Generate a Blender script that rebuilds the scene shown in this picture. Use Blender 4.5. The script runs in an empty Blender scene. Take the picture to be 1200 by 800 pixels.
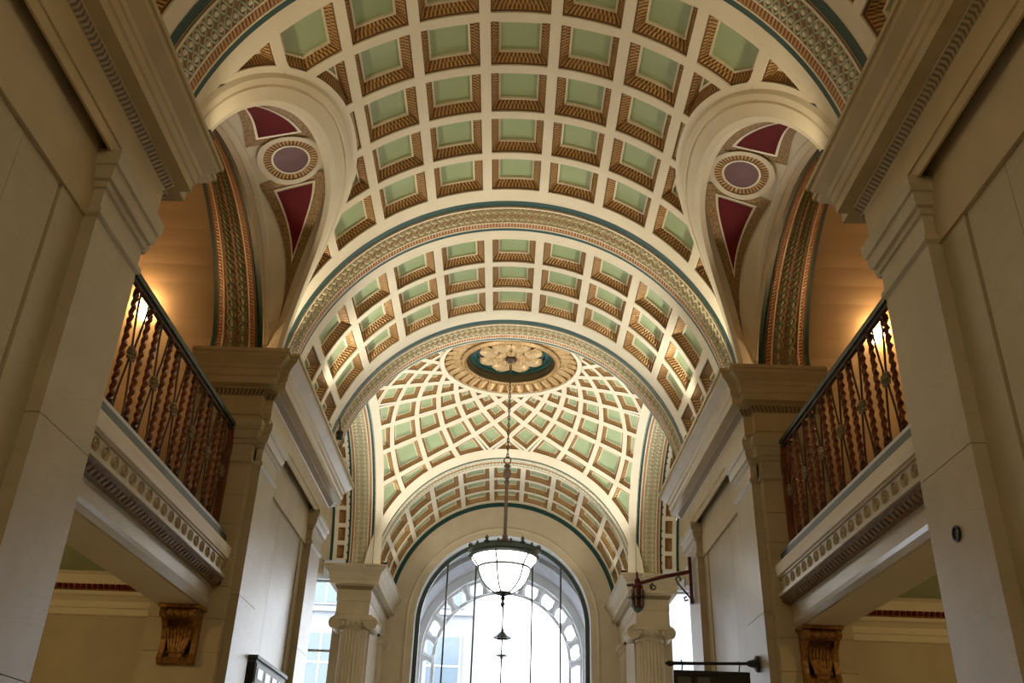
import bpy, math, random
from math import sin, cos, pi, radians, sqrt, atan2
from mathutils import Vector, Matrix

random.seed(7)
SC = bpy.context.scene
COL = SC.collection
ZO = 1.6                      # heights below are measured from the eye; the floor lies 1.6 m lower

# ------------------------------------------------------------------ camera
cam_d = bpy.data.cameras.new('camera'); cam = bpy.data.objects.new('camera', cam_d); COL.objects.link(cam)
cam_d.sensor_width = 36.0; cam_d.lens = 36.0 * 1083.18 / 1200.0; cam_d.clip_end = 300
PIT, ROL, YAW = 0.487288, 0.0337675, -0.0013967
_f = Vector((sin(YAW), cos(YAW), 0)); _r = Vector((cos(YAW), -sin(YAW), 0)); _u = Vector((0, 0, 1))
_f2 = _f * cos(PIT) + _u * sin(PIT); _u2 = _u * cos(PIT) - _f * sin(PIT)
_r3 = _r * cos(ROL) + _u2 * sin(ROL); _u3 = _u2 * cos(ROL) - _r * sin(ROL)
M4 = Matrix(((_r3.x, _u3.x, -_f2.x, 0.034), (_r3.y, _u3.y, -_f2.y, 0), (_r3.z, _u3.z, -_f2.z, ZO), (0, 0, 0, 1)))
cam.matrix_world = M4
SC.camera = cam

# ------------------------------------------------------------------ sky, exposure
W = bpy.data.worlds.new('overcast_sky'); SC.world = W; W.use_nodes = True
bg = W.node_tree.nodes['Background']; bg.inputs[0].default_value = (0.90, 0.95, 1.0, 1); bg.inputs[1].default_value = 4.6
SC.view_settings.view_transform = 'Standard'; SC.view_settings.look = 'None'
SC.view_settings.gamma = 1.0; SC.view_settings.use_curve_mapping = False
SC.view_settings.exposure = 0.85
SC.cycles.use_denoising = True
SC.cycles.max_bounces = 10; SC.cycles.diffuse_bounces = 6
SC.cycles.sample_clamp_indirect = 6.0

def light(name, kind, loc, energy, color, size=0.1, aim=None, spot=None):
    d = bpy.data.lights.new(name, kind); d.energy = energy; d.color = color
    if kind == 'AREA': d.size = size
    else: d.shadow_soft_size = size
    if spot: d.spot_size = radians(spot); d.spot_blend = 0.8
    o = bpy.data.objects.new(name, d); COL.objects.link(o); o.location = (loc[0], loc[1], loc[2] + ZO)
    if aim: o.rotation_euler = Vector(aim).to_track_quat('-Z', 'Y').to_euler()
    return o

def portal(name, loc, aim, sx, sy):
    d = bpy.data.lights.new(name, 'AREA'); d.shape = 'RECTANGLE'; d.size = sx; d.size_y = sy
    d.cycles.is_portal = True
    o = bpy.data.objects.new(name, d); COL.objects.link(o); o.location = (loc[0], loc[1], loc[2] + ZO)
    o.rotation_euler = Vector(aim).to_track_quat('-Z', 'Z').to_euler()
portal('window_portal', (0, 25.3, 3.0), (0, -1, 0), 4.8, 9.2)
for sx in (-1, 1):
    portal('aisle_portal', (sx * 5.6, 25.3, 2.6), (0, -1, 0), 2.8, 8.0)

# ------------------------------------------------------------------ materials
def mat(name, c1, c2=None, scale=6.0, rough=0.6, metal=0.0, bump=0.0, detail=4, dist=0.0, veins=None, emit=None, spec=0.5):
    m = bpy.data.materials.new(name); m.use_nodes = True; nt = m.node_tree; b = nt.nodes['Principled BSDF']
    b.inputs['Roughness'].default_value = rough; b.inputs['Metallic'].default_value = metal
    b.inputs['Specular IOR Level'].default_value = spec
    c2 = c2 or c1
    geo = nt.nodes.new('ShaderNodeNewGeometry')
    no = nt.nodes.new('ShaderNodeTexNoise'); no.inputs['Scale'].default_value = scale; no.inputs['Detail'].default_value = detail
    no.inputs['Distortion'].default_value = dist
    nt.links.new(geo.outputs['Position'], no.inputs['Vector'])
    rp = nt.nodes.new('ShaderNodeValToRGB'); rp.color_ramp.elements[0].position = 0.3; rp.color_ramp.elements[1].position = 0.7
    rp.color_ramp.elements[0].color = (*c1, 1); rp.color_ramp.elements[1].color = (*c2, 1)
    nt.links.new(no.outputs['Fac'], rp.inputs['Fac'])
    out = rp.outputs['Color']
    if veins:
        n2 = nt.nodes.new('ShaderNodeTexNoise'); n2.inputs['Scale'].default_value = veins[1]; n2.inputs['Detail'].default_value = 8; n2.inputs['Distortion'].default_value = 1.4
        mp = nt.nodes.new('ShaderNodeMapping'); mp.inputs['Rotation'].default_value = (0.6, 0.5, 0.3); mp.inputs['Scale'].default_value = (1, 1, 3.0)
        nt.links.new(geo.outputs['Position'], mp.inputs['Vector']); nt.links.new(mp.outputs['Vector'], n2.inputs['Vector'])
        r2 = nt.nodes.new('ShaderNodeValToRGB')
        r2.color_ramp.elements[0].position = 0.47; r2.color_ramp.elements[0].color = (0, 0, 0, 1)
        r2.color_ramp.elements[1].position = 0.53; r2.color_ramp.elements[1].color = (0, 0, 0, 1)
        e = r2.color_ramp.elements.new(0.50); e.color = (1, 1, 1, 1)
        nt.links.new(n2.outputs['Fac'], r2.inputs['Fac'])
        mx = nt.nodes.new('ShaderNodeMixRGB'); mx.inputs['Color2'].default_value = (*veins[0], 1)
        mf = nt.nodes.new('ShaderNodeMath'); mf.operation = 'MULTIPLY'; mf.inputs[1].default_value = veins[2]
        nt.links.new(r2.outputs['Color'], mf.inputs[0]); nt.links.new(mf.outputs[0], mx.inputs['Fac']); nt.links.new(out, mx.inputs['Color1'])
        out = mx.outputs['Color']
    nt.links.new(out, b.inputs['Base Color'])
    if bump:
        bp = nt.nodes.new('ShaderNodeBump'); bp.inputs['Strength'].default_value = bump; bp.inputs['Distance'].default_value = 0.02
        nt.links.new(no.outputs['Fac'], bp.inputs['Height']); nt.links.new(bp.outputs['Normal'], b.inputs['Normal'])
    if emit:
        b.inputs['Emission Color'].default_value = (*emit[0], 1); b.inputs['Emission Strength'].default_value = emit[1]
    return m

def uvbars(name, dark, light_, pitch, rough=0.45, metal=0.25):
    """Gilded running ornament: a tongue every `pitch` metres along the moulding (UV u), swelling across it (UV v)."""
    m = bpy.data.materials.new(name); m.use_nodes = True; nt = m.node_tree; b = nt.nodes['Principled BSDF']
    b.inputs['Roughness'].default_value = rough; b.inputs['Metallic'].default_value = metal
    uv = nt.nodes.new('ShaderNodeUVMap'); sp = nt.nodes.new('ShaderNodeSeparateXYZ'); nt.links.new(uv.outputs[0], sp.inputs[0])
    a = nt.nodes.new('ShaderNodeMath'); a.operation = 'MULTIPLY'; a.inputs[1].default_value = 2 * pi / pitch; nt.links.new(sp.outputs[0], a.inputs[0])
    s = nt.nodes.new('ShaderNodeMath'); s.operation = 'SINE'; nt.links.new(a.outputs[0], s.inputs[0])
    a2 = nt.nodes.new('ShaderNodeMath'); a2.operation = 'MULTIPLY'; a2.inputs[1].default_value = pi; nt.links.new(sp.outputs[1], a2.inputs[0])
    s2 = nt.nodes.new('ShaderNodeMath'); s2.operation = 'SINE'; nt.links.new(a2.outputs[0], s2.inputs[0])
    mu = nt.nodes.new('ShaderNodeMath'); mu.operation = 'MULTIPLY_ADD'; mu.inputs[2].default_value = 0.5
    nt.links.new(s.outputs[0], mu.inputs[0]); nt.links.new(s2.outputs[0], mu.inputs[1])
    geo = nt.nodes.new('ShaderNodeNewGeometry'); no = nt.nodes.new('ShaderNodeTexNoise'); no.inputs['Scale'].default_value = 35
    nt.links.new(geo.outputs['Position'], no.inputs['Vector'])
    ad = nt.nodes.new('ShaderNodeMath'); ad.operation = 'MULTIPLY_ADD'; ad.inputs[1].default_value = 0.6; ad.inputs[2].default_value = -0.3
    nt.links.new(no.outputs['Fac'], ad.inputs[0])
    a3 = nt.nodes.new('ShaderNodeMath'); a3.operation = 'ADD'; nt.links.new(mu.outputs[0], a3.inputs[0]); nt.links.new(ad.outputs[0], a3.inputs[1])
    rp = nt.nodes.new('ShaderNodeValToRGB'); rp.color_ramp.elements[0].position = 0.15; rp.color_ramp.elements[1].position = 0.85
    rp.color_ramp.elements[0].color = (*dark, 1); rp.color_ramp.elements[1].color = (*light_, 1)
    nt.links.new(a3.outputs[0], rp.inputs['Fac']); nt.links.new(rp.outputs['Color'], b.inputs['Base Color'])
    bp = nt.nodes.new('ShaderNodeBump'); bp.inputs['Strength'].default_value = 0.6; bp.inputs['Distance'].default_value = 0.012
    nt.links.new(a3.outputs[0], bp.inputs['Height']); nt.links.new(bp.outputs['Normal'], b.inputs['Normal'])
    return m

CREAM = mat('cream_plaster', (0.76, 0.68, 0.515), (0.82, 0.74, 0.575), 2.0, 0.55)
BEIGE = mat('beige_stone', (0.56, 0.47, 0.33), (0.63, 0.54, 0.39), 3.0, 0.7)
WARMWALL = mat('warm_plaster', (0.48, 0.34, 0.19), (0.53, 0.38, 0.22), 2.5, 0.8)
STONE = mat('pale_marble', (0.44, 0.385, 0.265), (0.52, 0.46, 0.33), 2.2, 0.33, bump=0.03, veins=((0.40, 0.33, 0.22), 1.2, 0.35))
GLINTMARBLE = mat('polished_marble_glint', (0.52, 0.49, 0.42), (0.58, 0.55, 0.48), 2.0, 0.18)  # paler than the other marble: the chamfer's window glint is painted in
TANSTONE = mat('tan_limestone', (0.50, 0.42, 0.27), (0.57, 0.48, 0.32), 3.0, 0.55, bump=0.05)
CORNICE = mat('cornice_stone', (0.46, 0.37, 0.20), (0.54, 0.44, 0.26), 3.0, 0.32)
EGG = uvbars('carved_egg_band', (0.14, 0.095, 0.04), (0.36, 0.28, 0.15), 0.05, 0.75, 0.0)
GILT = uvbars('gilt_egg_moulding', (0.19, 0.08, 0.024), (0.60, 0.375, 0.14), 0.05)
TONGUE = uvbars('gilt_tongue_band', (0.26, 0.10, 0.035), (0.62, 0.36, 0.16), 0.045)
MOTTLED = mat('mottled_gilt', (0.15, 0.075, 0.022), (0.46, 0.29, 0.11), 45, 0.5, 0.25, bump=0.6)
DENT = mat('umber_gilt_dentil', (0.15, 0.085, 0.03), (0.27, 0.165, 0.06), 40, 0.6, bump=0.5)
DARKDRUM = mat('dark_bronze', (0.07, 0.05, 0.02), (0.12, 0.085, 0.03), 30, 0.5, 0.3)
DARKLINE = mat('umber_line', (0.16, 0.08, 0.035), None, 5, 0.6)
GREEN = mat('sage_green_paint', (0.35, 0.45, 0.25), (0.40, 0.50, 0.29), 1.5, 0.5)
TEAL = mat('dark_teal_paint', (0.007, 0.052, 0.044), (0.010, 0.068, 0.056), 3, 0.5)
RED = mat('crimson_paint', (0.12, 0.006, 0.010), (0.16, 0.009, 0.014), 3, 0.8, spec=0.2)
PURPLE = mat('plum_paint', (0.13, 0.035, 0.055), (0.17, 0.055, 0.08), 6, 0.5, spec=0.3)
GBACK = mat('umber_ground', (0.24, 0.11, 0.045), (0.32, 0.16, 0.07), 30, 0.6)
STRAND = mat('pale_green_strand', (0.50, 0.58, 0.42), (0.56, 0.62, 0.46), 12, 0.45)
MSTRAND = mat('old_gold_strand', (0.42, 0.40, 0.23), (0.48, 0.46, 0.27), 12, 0.45)
MBEAD = mat('old_gold_bead', (0.62, 0.54, 0.34), None, 10, 0.4)
DSTRAND = mat('olive_strand', (0.17, 0.20, 0.10), (0.22, 0.25, 0.13), 12, 0.5)
DBEAD = mat('olive_bead', (0.36, 0.36, 0.20), (0.44, 0.42, 0.24), 12, 0.45)
BEAD = mat('ivory_bead', (0.85, 0.78, 0.60), None, 10, 0.4)
GOLD = mat('leaf_gold', (0.42, 0.27, 0.11), (0.62, 0.44, 0.22), 18, 0.45, 0.35, bump=0.4)
DGOLD = mat('dark_gold', (0.17, 0.07, 0.016), (0.46, 0.23, 0.05), 26, 0.42, 0.45, bump=0.6)
IRON = mat('dark_green_iron', (0.035, 0.055, 0.045), (0.05, 0.07, 0.06), 9, 0.4, 0.3)
RUST = mat('copper_brown_iron', (0.15, 0.045, 0.018), (0.26, 0.09, 0.03), 25, 0.42, 0.4)
DARKIRON = mat('umber_iron', (0.06, 0.035, 0.02), (0.09, 0.05, 0.03), 20, 0.45, 0.3)
PEWTER = mat('pewter_rosette', (0.20, 0.16, 0.10), (0.30, 0.25, 0.17), 30, 0.4, 0.5)
BLACK = mat('black_metal', (0.012, 0.012, 0.014), (0.02, 0.02, 0.022), 10, 0.4, 0.2)
SLATE = mat('slate_kerb', (0.055, 0.075, 0.07), (0.075, 0.095, 0.09), 6, 0.45)
STEEL = mat('pale_steel', (0.40, 0.40, 0.40), None, 5, 0.35, 0.6)
COPPER = mat('oxblood_copper', (0.10, 0.022, 0.018), (0.15, 0.035, 0.026), 14, 0.35, 0.5)
MILKFILL = mat('warm_fill_milk_glass', (0.9, 0.85, 0.75), None, 5, 0.3, emit=((1.0, 0.77, 0.43), 14.0))
MILK = mat('milk_glass_lit', (0.9, 0.9, 0.88), None, 5, 0.3, emit=((1.0, 0.95, 0.90), 3.0))
BULB = mat('lit_bulb', (0.9, 0.85, 0.8), None, 5, 0.3, emit=((1.0, 0.72, 0.40), 40.0))
WHITEB = mat('white_poster', (0.75, 0.77, 0.78), None, 5, 0.3)
FLOORM = mat('pale_floor', (0.50, 0.46, 0.39), (0.58, 0.53, 0.45), 1.2, 0.35)
OUTSTONE = mat('grey_portland', (0.30, 0.31, 0.34), (0.38, 0.39, 0.42), 2.0, 0.8)
OUTPALE = mat('pale_facade', (0.72, 0.74, 0.76), (0.78, 0.80, 0.82), 1.0, 0.8)
OUTGLASS = mat('dark_far_glass', (0.10, 0.13, 0.16), None, 1.0, 0.15)
OUTFACE = mat('dark_facade', (0.19, 0.20, 0.22), (0.23, 0.24, 0.26), 1.0, 0.8)  # base colour set dark so the facade does not burn out
PAVE = mat('street_paving', (0.30, 0.30, 0.30), (0.36, 0.36, 0.36), 1.0, 0.9)
GLASS = bpy.data.materials.new('window_glass'); GLASS.use_nodes = True
_nt = GLASS.node_tree; _nt.nodes.remove(_nt.nodes['Principled BSDF'])
_t = _nt.nodes.new('ShaderNodeBsdfTransparent'); _t.inputs[0].default_value = (0.95, 0.97, 1.0, 1)
_g = _nt.nodes.new('ShaderNodeBsdfGlossy'); _g.inputs['Roughness'].default_value = 0.02
_m = _nt.nodes.new('ShaderNodeMixShader'); _m.inputs[0].default_value = 0.05
_nt.links.new(_t.outputs[0], _m.inputs[1]); _nt.links.new(_g.outputs[0], _m.inputs[2])
_nt.links.new(_m.outputs[0], _nt.nodes['Material Output'].inputs[0])

# ------------------------------------------------------------------ mesh helpers
BASE = {}
class MB:
    def __init__(s): s.v = []; s.f = []; s.m = []; s.uv = {}
    def add(s, verts, faces, m=0, uvs=None):
        b = len(s.v); s.v += [tuple(p) for p in verts]
        for i, f in enumerate(faces):
            if uvs: s.uv[len(s.f)] = uvs[i]
            s.f.append(tuple(b + k for k in f)); s.m.append(m)
        return s
    def box(s, x0, x1, y0, y1, z0, z1, m=0):
        v = [(x, y, z) for z in (z0, z1) for y in (y0, y1) for x in (x0, x1)]
        return s.add(v, [(0, 2, 3, 1), (4, 5, 7, 6), (0, 1, 5, 4), (2, 6, 7, 3), (0, 4, 6, 2), (1, 3, 7, 5)], m)
    def grid(s, rows, m=0, closed=False, uv=False):
        n = len(rows[0]); v = [p for r in rows for p in r]; fs = []; us = [] if uv else None
        L = [0.0]
        if uv:
            for k in range(1, n + 1): L.append(L[-1] + (Vector(rows[0][k % n]) - Vector(rows[0][k - 1])).length)
        for i in range(len(rows) - 1):
            for k in range(n if closed else n - 1):
                k2 = (k + 1) % n
                fs.append((i * n + k, i * n + k2, (i + 1) * n + k2, (i + 1) * n + k))
                if uv:
                    v0, v1 = i / (len(rows) - 1), (i + 1) / (len(rows) - 1)
                    us.append(((L[k], v0), (L[k + 1], v0), (L[k + 1], v1), (L[k], v1)))
        return s.add(v, fs, m, us)
    def prism(s, poly, fn, a, b, m=0):
        n = len(poly); v = [fn(u, w, a) for u, w in poly] + [fn(u, w, b) for u, w in poly]
        fs = [(k, (k + 1) % n, n + (k + 1) % n, n + k) for k in range(n)] + [tuple(range(n - 1, -1, -1)), tuple(range(n, 2 * n))]
        return s.add(v, fs, m)
    def lathe(s, prof, c=(0, 0, 0), n=16, m=0, ax='z'):
        rows = []
        for r, z in prof:
            row = []
            for k in range(n):
                a = 2 * pi * k / n; p = (r * cos(a), r * sin(a), z)
                if ax == 'x': p = (p[2], p[0], p[1])
                if ax == 'y': p = (p[0], p[2], p[1])
                row.append((c[0] + p[0], c[1] + p[1], c[2] + p[2]))
            rows.append(row)
        return s.grid(rows, m, closed=True)
    def tube(s, pts, r, n=6, m=0):
        pts = [Vector(p) for p in pts]; rows = []
        for i, p in enumerate(pts):
            t = (pts[min(i + 1, len(pts) - 1)] - pts[max(i - 1, 0)]).normalized()
            a = t.orthogonal().normalized() if i == 0 else (pa - t * pa.dot(t)).normalized()
            pa = a; b = t.cross(a); rr = r[i] if isinstance(r, (list, tuple)) else r
            rows.append([tuple(p + (a * cos(2 * pi * k / n) + b * sin(2 * pi * k / n)) * rr) for k in range(n)])
        s.grid(rows, m, closed=True)
        s.add(rows[0], [tuple(range(n - 1, -1, -1))], m); s.add(rows[-1], [tuple(range(n))], m)
        return s
    def sphere(s, c, r, n=12, m=0, sz=1.0):
        k = n // 2
        return s.lathe([(max(r * sin(pi * i / k), 1e-4), -r * sz * cos(pi * i / k)) for i in range(k + 1)], c, n, m)
    def mesh(s, name, mats, off=(0, 0, 0), smooth=False):
        me = bpy.data.meshes.new(name); me.from_pydata([(x - off[0], y - off[1], z - off[2]) for x, y, z in s.v], [], s.f)
        for mt in (mats if isinstance(mats, (list, tuple)) else [mats]): me.materials.append(mt)
        me.polygons.foreach_set('material_index', s.m)
        if s.uv:
            ul = me.uv_layers.new(name='UVMap')
            for i, u in s.uv.items():
                for li, c in zip(me.polygons[i].loop_indices, u): ul.data[li].uv = c
        if smooth: me.polygons.foreach_set('use_smooth', [True] * len(me.polygons))
        me.update(); return me
    def build(s, name, mats, parent=None, smooth=False, local=False):
        b = BASE.get(parent.name, (0, 0, 0)) if parent else (0, 0, 0)
        off = (0, 0, 0) if local else (b[0], b[1], b[2]) if parent else (0, 0, -ZO)
        return link(s.mesh(name, mats, off, smooth), name, parent)

def link(me, name, parent=None, loc=None, rot=None):
    o = bpy.data.objects.new(name, me); COL.objects.link(o)
    if parent: o.parent = parent; BASE[o.name] = BASE[parent.name] if loc is None else tuple(BASE[parent.name][i] + loc[i] for i in range(3))
    else: BASE[o.name] = (0, 0, 0) if loc is None else loc
    if loc is not None: o.location = loc if parent else (loc[0], loc[1], loc[2] + ZO)
    if rot is not None: o.rotation_euler = rot
    return o

def tag(o, label, cat=None, group=None, kind=None):
    o['label'] = label
    if cat: o['category'] = cat
    if group: o['group'] = group
    if kind: o['kind'] = kind
    return o
def struct(o, label): return tag(o, label, None, None, 'structure')

def thing(name, base, label, cat, group=None, kind=None):
    o = bpy.data.objects.new(name, None); COL.objects.link(o); o.empty_display_size = 0.1
    o.location = (base[0], base[1], base[2] + ZO); BASE[o.name] = tuple(base)
    return tag(o, label, cat, group, kind)

def sub(o, loc):           # location of a world point in the frame of a thing
    b = BASE[o.name]; return (loc[0] - b[0], loc[1] - b[1], loc[2] - b[2])

# ------------------------------------------------------------------ dimensions
ZC, R = 4.92, 3.0                 # axis height and radius of the nave vault
ZS = 5.22                         # top of the cornices
YB = 8.5                          # middle of the gallery bay
TH = radians(82.5)
CY = 17.9                         # centre of the domed crossing
RS = 3.0 * sqrt(2)
def NV(th, y, r): return (r * sin(th), y, ZC + r * cos(th))

# ------------------------------------------------------------------ coffered barrel vaults
RW = 0.062                        # half a rib
PROF = [(RW, 0.0, 0), (RW, 0.02, 0), (RW + .012, 0.02, 1), (RW + .012, 0.035, 1), (RW + .05, 0.085, 2), (RW + .095, 0.125, 2),
        (RW + .095, 0.112, 0), (RW + .118, 0.112, 0), (RW + .118, 0.15, 0)]

def lun_z(dy, w=0.0):
    h, rise = 2.12 + w, 1.97 + w
    a = min(abs(dy / h), 1.0); return 5.2 + rise * (1 - a ** 2.3) ** (1 / 2.1) if a < 1 else -9
def lun_th(y, w=0.0):
    z = lun_z(y - YB, w)
    if z < -5: return 9.0
    return math.acos(max(-1, min(1, (z - ZC) / R)))

def cell_plain(t0, t1, y0, y1, w, n=4):
    d = w / R
    if t1 - t0 <= 2 * d or y1 - y0 <= 2 * w: return None
    A = [(t0 + d + (t1 - t0 - 2 * d) * k / n, y0 + w) for k in range(n + 1)]
    B = [(t, y1 - w) for t, _ in A]
    return A, B
def cell_cut(sg, lo, hi, y0, y1, w, n=10):
    d = w / R; ys = [y0 + w + (y1 - y0 - 2 * w) * k / 160 for k in range(161)]
    top = [min(hi - d, lun_th(y, w)) for y in ys]
    best = None; cur = None
    for k in range(161):
        if top[k] - (lo + d) > 0.002:
            cur = (cur[0], k) if cur else (k, k)
            if best is None or cur[1] - cur[0] > best[1] - best[0]: best = cur
        else: cur = None
    if best is None or ys[best[1]] - ys[best[0]] < 0.04: return None
    mx = max(top[best[0]:best[1] + 1]) - lo - d
    if mx * R < 0.03: return None
    A, B = [], []
    for k in range(n + 1):
        y = ys[best[0]] + (ys[best[1]] - ys[best[0]]) * k / n
        A.append((sg * (lo + d), y)); B.append((sg * max(lo + d, min(hi - d, lun_th(y, w))), y))
    return A, B
def lerp2(a, b, f): return (a[0] + (b[0] - a[0]) * f, a[1] + (b[1] - a[1]) * f)
def loop_of(AB):
    A, B = AB
    return A + [lerp2(A[-1], B[-1], f) for f in (.25, .5, .75)] + B[::-1] + [lerp2(B[0], A[0], f) for f in (.25, .5, .75)]
def rows_of(AB, r_): return [[NV(*lerp2(a, b, f), r_) for a, b in zip(*AB)] for f in (0, .25, .5, .75, 1)]

def coffer_mesh(fn, sc=1.0):
    """fn(w) -> (A, B) lists of (theta, y); returns the moulded frame and the sunk panel as two builders"""
    fr, pn = MB(), MB(); last = None; levels = []
    for w, dr, m in PROF:
        ab = fn(RW + (w - RW) * sc)
        if ab is None: break
        levels.append((ab, dr, m))
    if len(levels) < 2: return None, None
    rows = [[NV(t, y, R + dr) for t, y in loop_of(ab)] for ab, dr, m in levels]
    i = 1
    while i < len(rows):
        m = levels[i][2]
        fr.grid(rows[i - 1:i + 1], m, closed=True, uv=(m == 2)); i += 1
    ab, dr, m = levels[-1]; full = len(levels) == len(PROF)
    n = len(ab[0])
    pn.grid(rows_of(ab, R + dr - .005), 0)
    return fr, (pn, full)

def vault_bay(name, label, y0, y1, rows, lunettes=False):
    """A bay of the barrel vault: cream ribs as one surface, every coffer and its panel a piece of its own."""
    root_mb = MB(); edges = [radians(-82.5 + 15 * k) for k in range(12)]
    nt_ = 64
    for a, b in ((y0, rows[0]), (rows[-1], y1)):
        ths = [-TH + 2 * TH * k / nt_ for k in range(nt_ + 1)]
        if lunettes:
            for k in range(nt_):
                if max(abs(ths[k]), abs(ths[k + 1])) <= min(lun_th(a), lun_th(b)) + .03 or True:
                    root_mb.grid([[NV(t, y, R) for t in (ths[k], ths[k + 1])] for y in (a, b)], 0)
        else: root_mb.grid([[NV(t, y, R) for t in ths] for y in (a, b)], 0)
    cells = []
    for i in range(len(rows) - 1):
        for k in range(11):
            t0, t1 = edges[k], edges[k + 1]
            lo, hi = min(abs(t0), abs(t1)), max(abs(t0), abs(t1)); sg = 1 if t0 + t1 > 0 else -1
            cut = lunettes and k != 5 and any(lun_th(rows[i] + (rows[i + 1] - rows[i]) * q / 20, 0.0) < hi for q in range(21))
            if cut:
                fn = lambda w, sg=sg, lo=lo, hi=hi, a=rows[i], b=rows[i + 1]: cell_cut(sg, lo, hi, a, b, w)
            else:
                fn = lambda w, t0=t0, t1=t1, a=rows[i], b=rows[i + 1]: cell_plain(t0, t1, a, b, w)
            c0 = fn(0.0)
            if c0 is None: continue
            c1 = fn(RW)
            if c1 is None:
                root_mb.grid(rows_of(c0, R), 0); continue
            root_mb.grid([[NV(t, y, R) for t, y in loop_of(c0)], [NV(t, y, R) for t, y in loop_of(c1)]], 0, closed=True)
            cells.append((i, k, cut, fn, (t0 + t1) / 2))
    root = root_mb.build(name, CREAM); struct(root, label)
    BASE[root.name] = (0, 0, -ZO)
    ym = (rows[0] + rows[1]) / 2; dy = rows[1] - rows[0]
    fr, pn = coffer_mesh(lambda w: cell_plain(radians(-7.5), radians(7.5), -dy / 2, dy / 2, w))
    fme = fr.mesh('coffer', [CREAM, DARKLINE, GILT], (0, 0, ZC)); pme = pn[0].mesh('coffer_panel', GREEN, (0, 0, ZC))
    for i, k, cut, fn, tm in cells:
        if not cut:
            yc = (rows[i] + rows[i + 1]) / 2
            o = link(fme, 'coffer', root, (0, yc, ZC + ZO), (0, tm, 0)); link(pme, 'coffer_panel', o)
        else:
            f2, p2 = coffer_mesh(fn, .72)
            if f2 is None: continue
            o = f2.build('coffer', [CREAM, DARKLINE, GILT], root)
            p2[0].build('coffer_panel', GREEN if p2[1] else GILT if len(f2.f) > 30 else CREAM, o)
    return root

bay1_rows = [6.53 + 0.79 * k for k in range(6)]
bay2_rows = [11.58 + 0.765 * k for k in range(4)]
bay0_rows = [17.06 - y for y in bay2_rows[::-1]]
bay4_rows = [21.52 + 0.90 * k for k in range(4)]
ceil1 = vault_bay('ceiling_gallery_bay', 'coffered barrel vault with red side lunettes above the two balconies', 6.36, 10.68, bay1_rows, True)
vault_bay('ceiling_pier_bay', 'three-row coffered barrel vault between the gallery bay and the dome', 11.42, 14.13, bay2_rows)
vault_bay('ceiling_entrance_bay', 'coffered barrel vault on the entrance side of the broad braided arch', 2.93, 5.64, bay0_rows)
vault_bay('ceiling_window_bay', 'narrow coffered barrel vault before the great arched window', 21.4, 24.42, bay4_rows)

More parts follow.
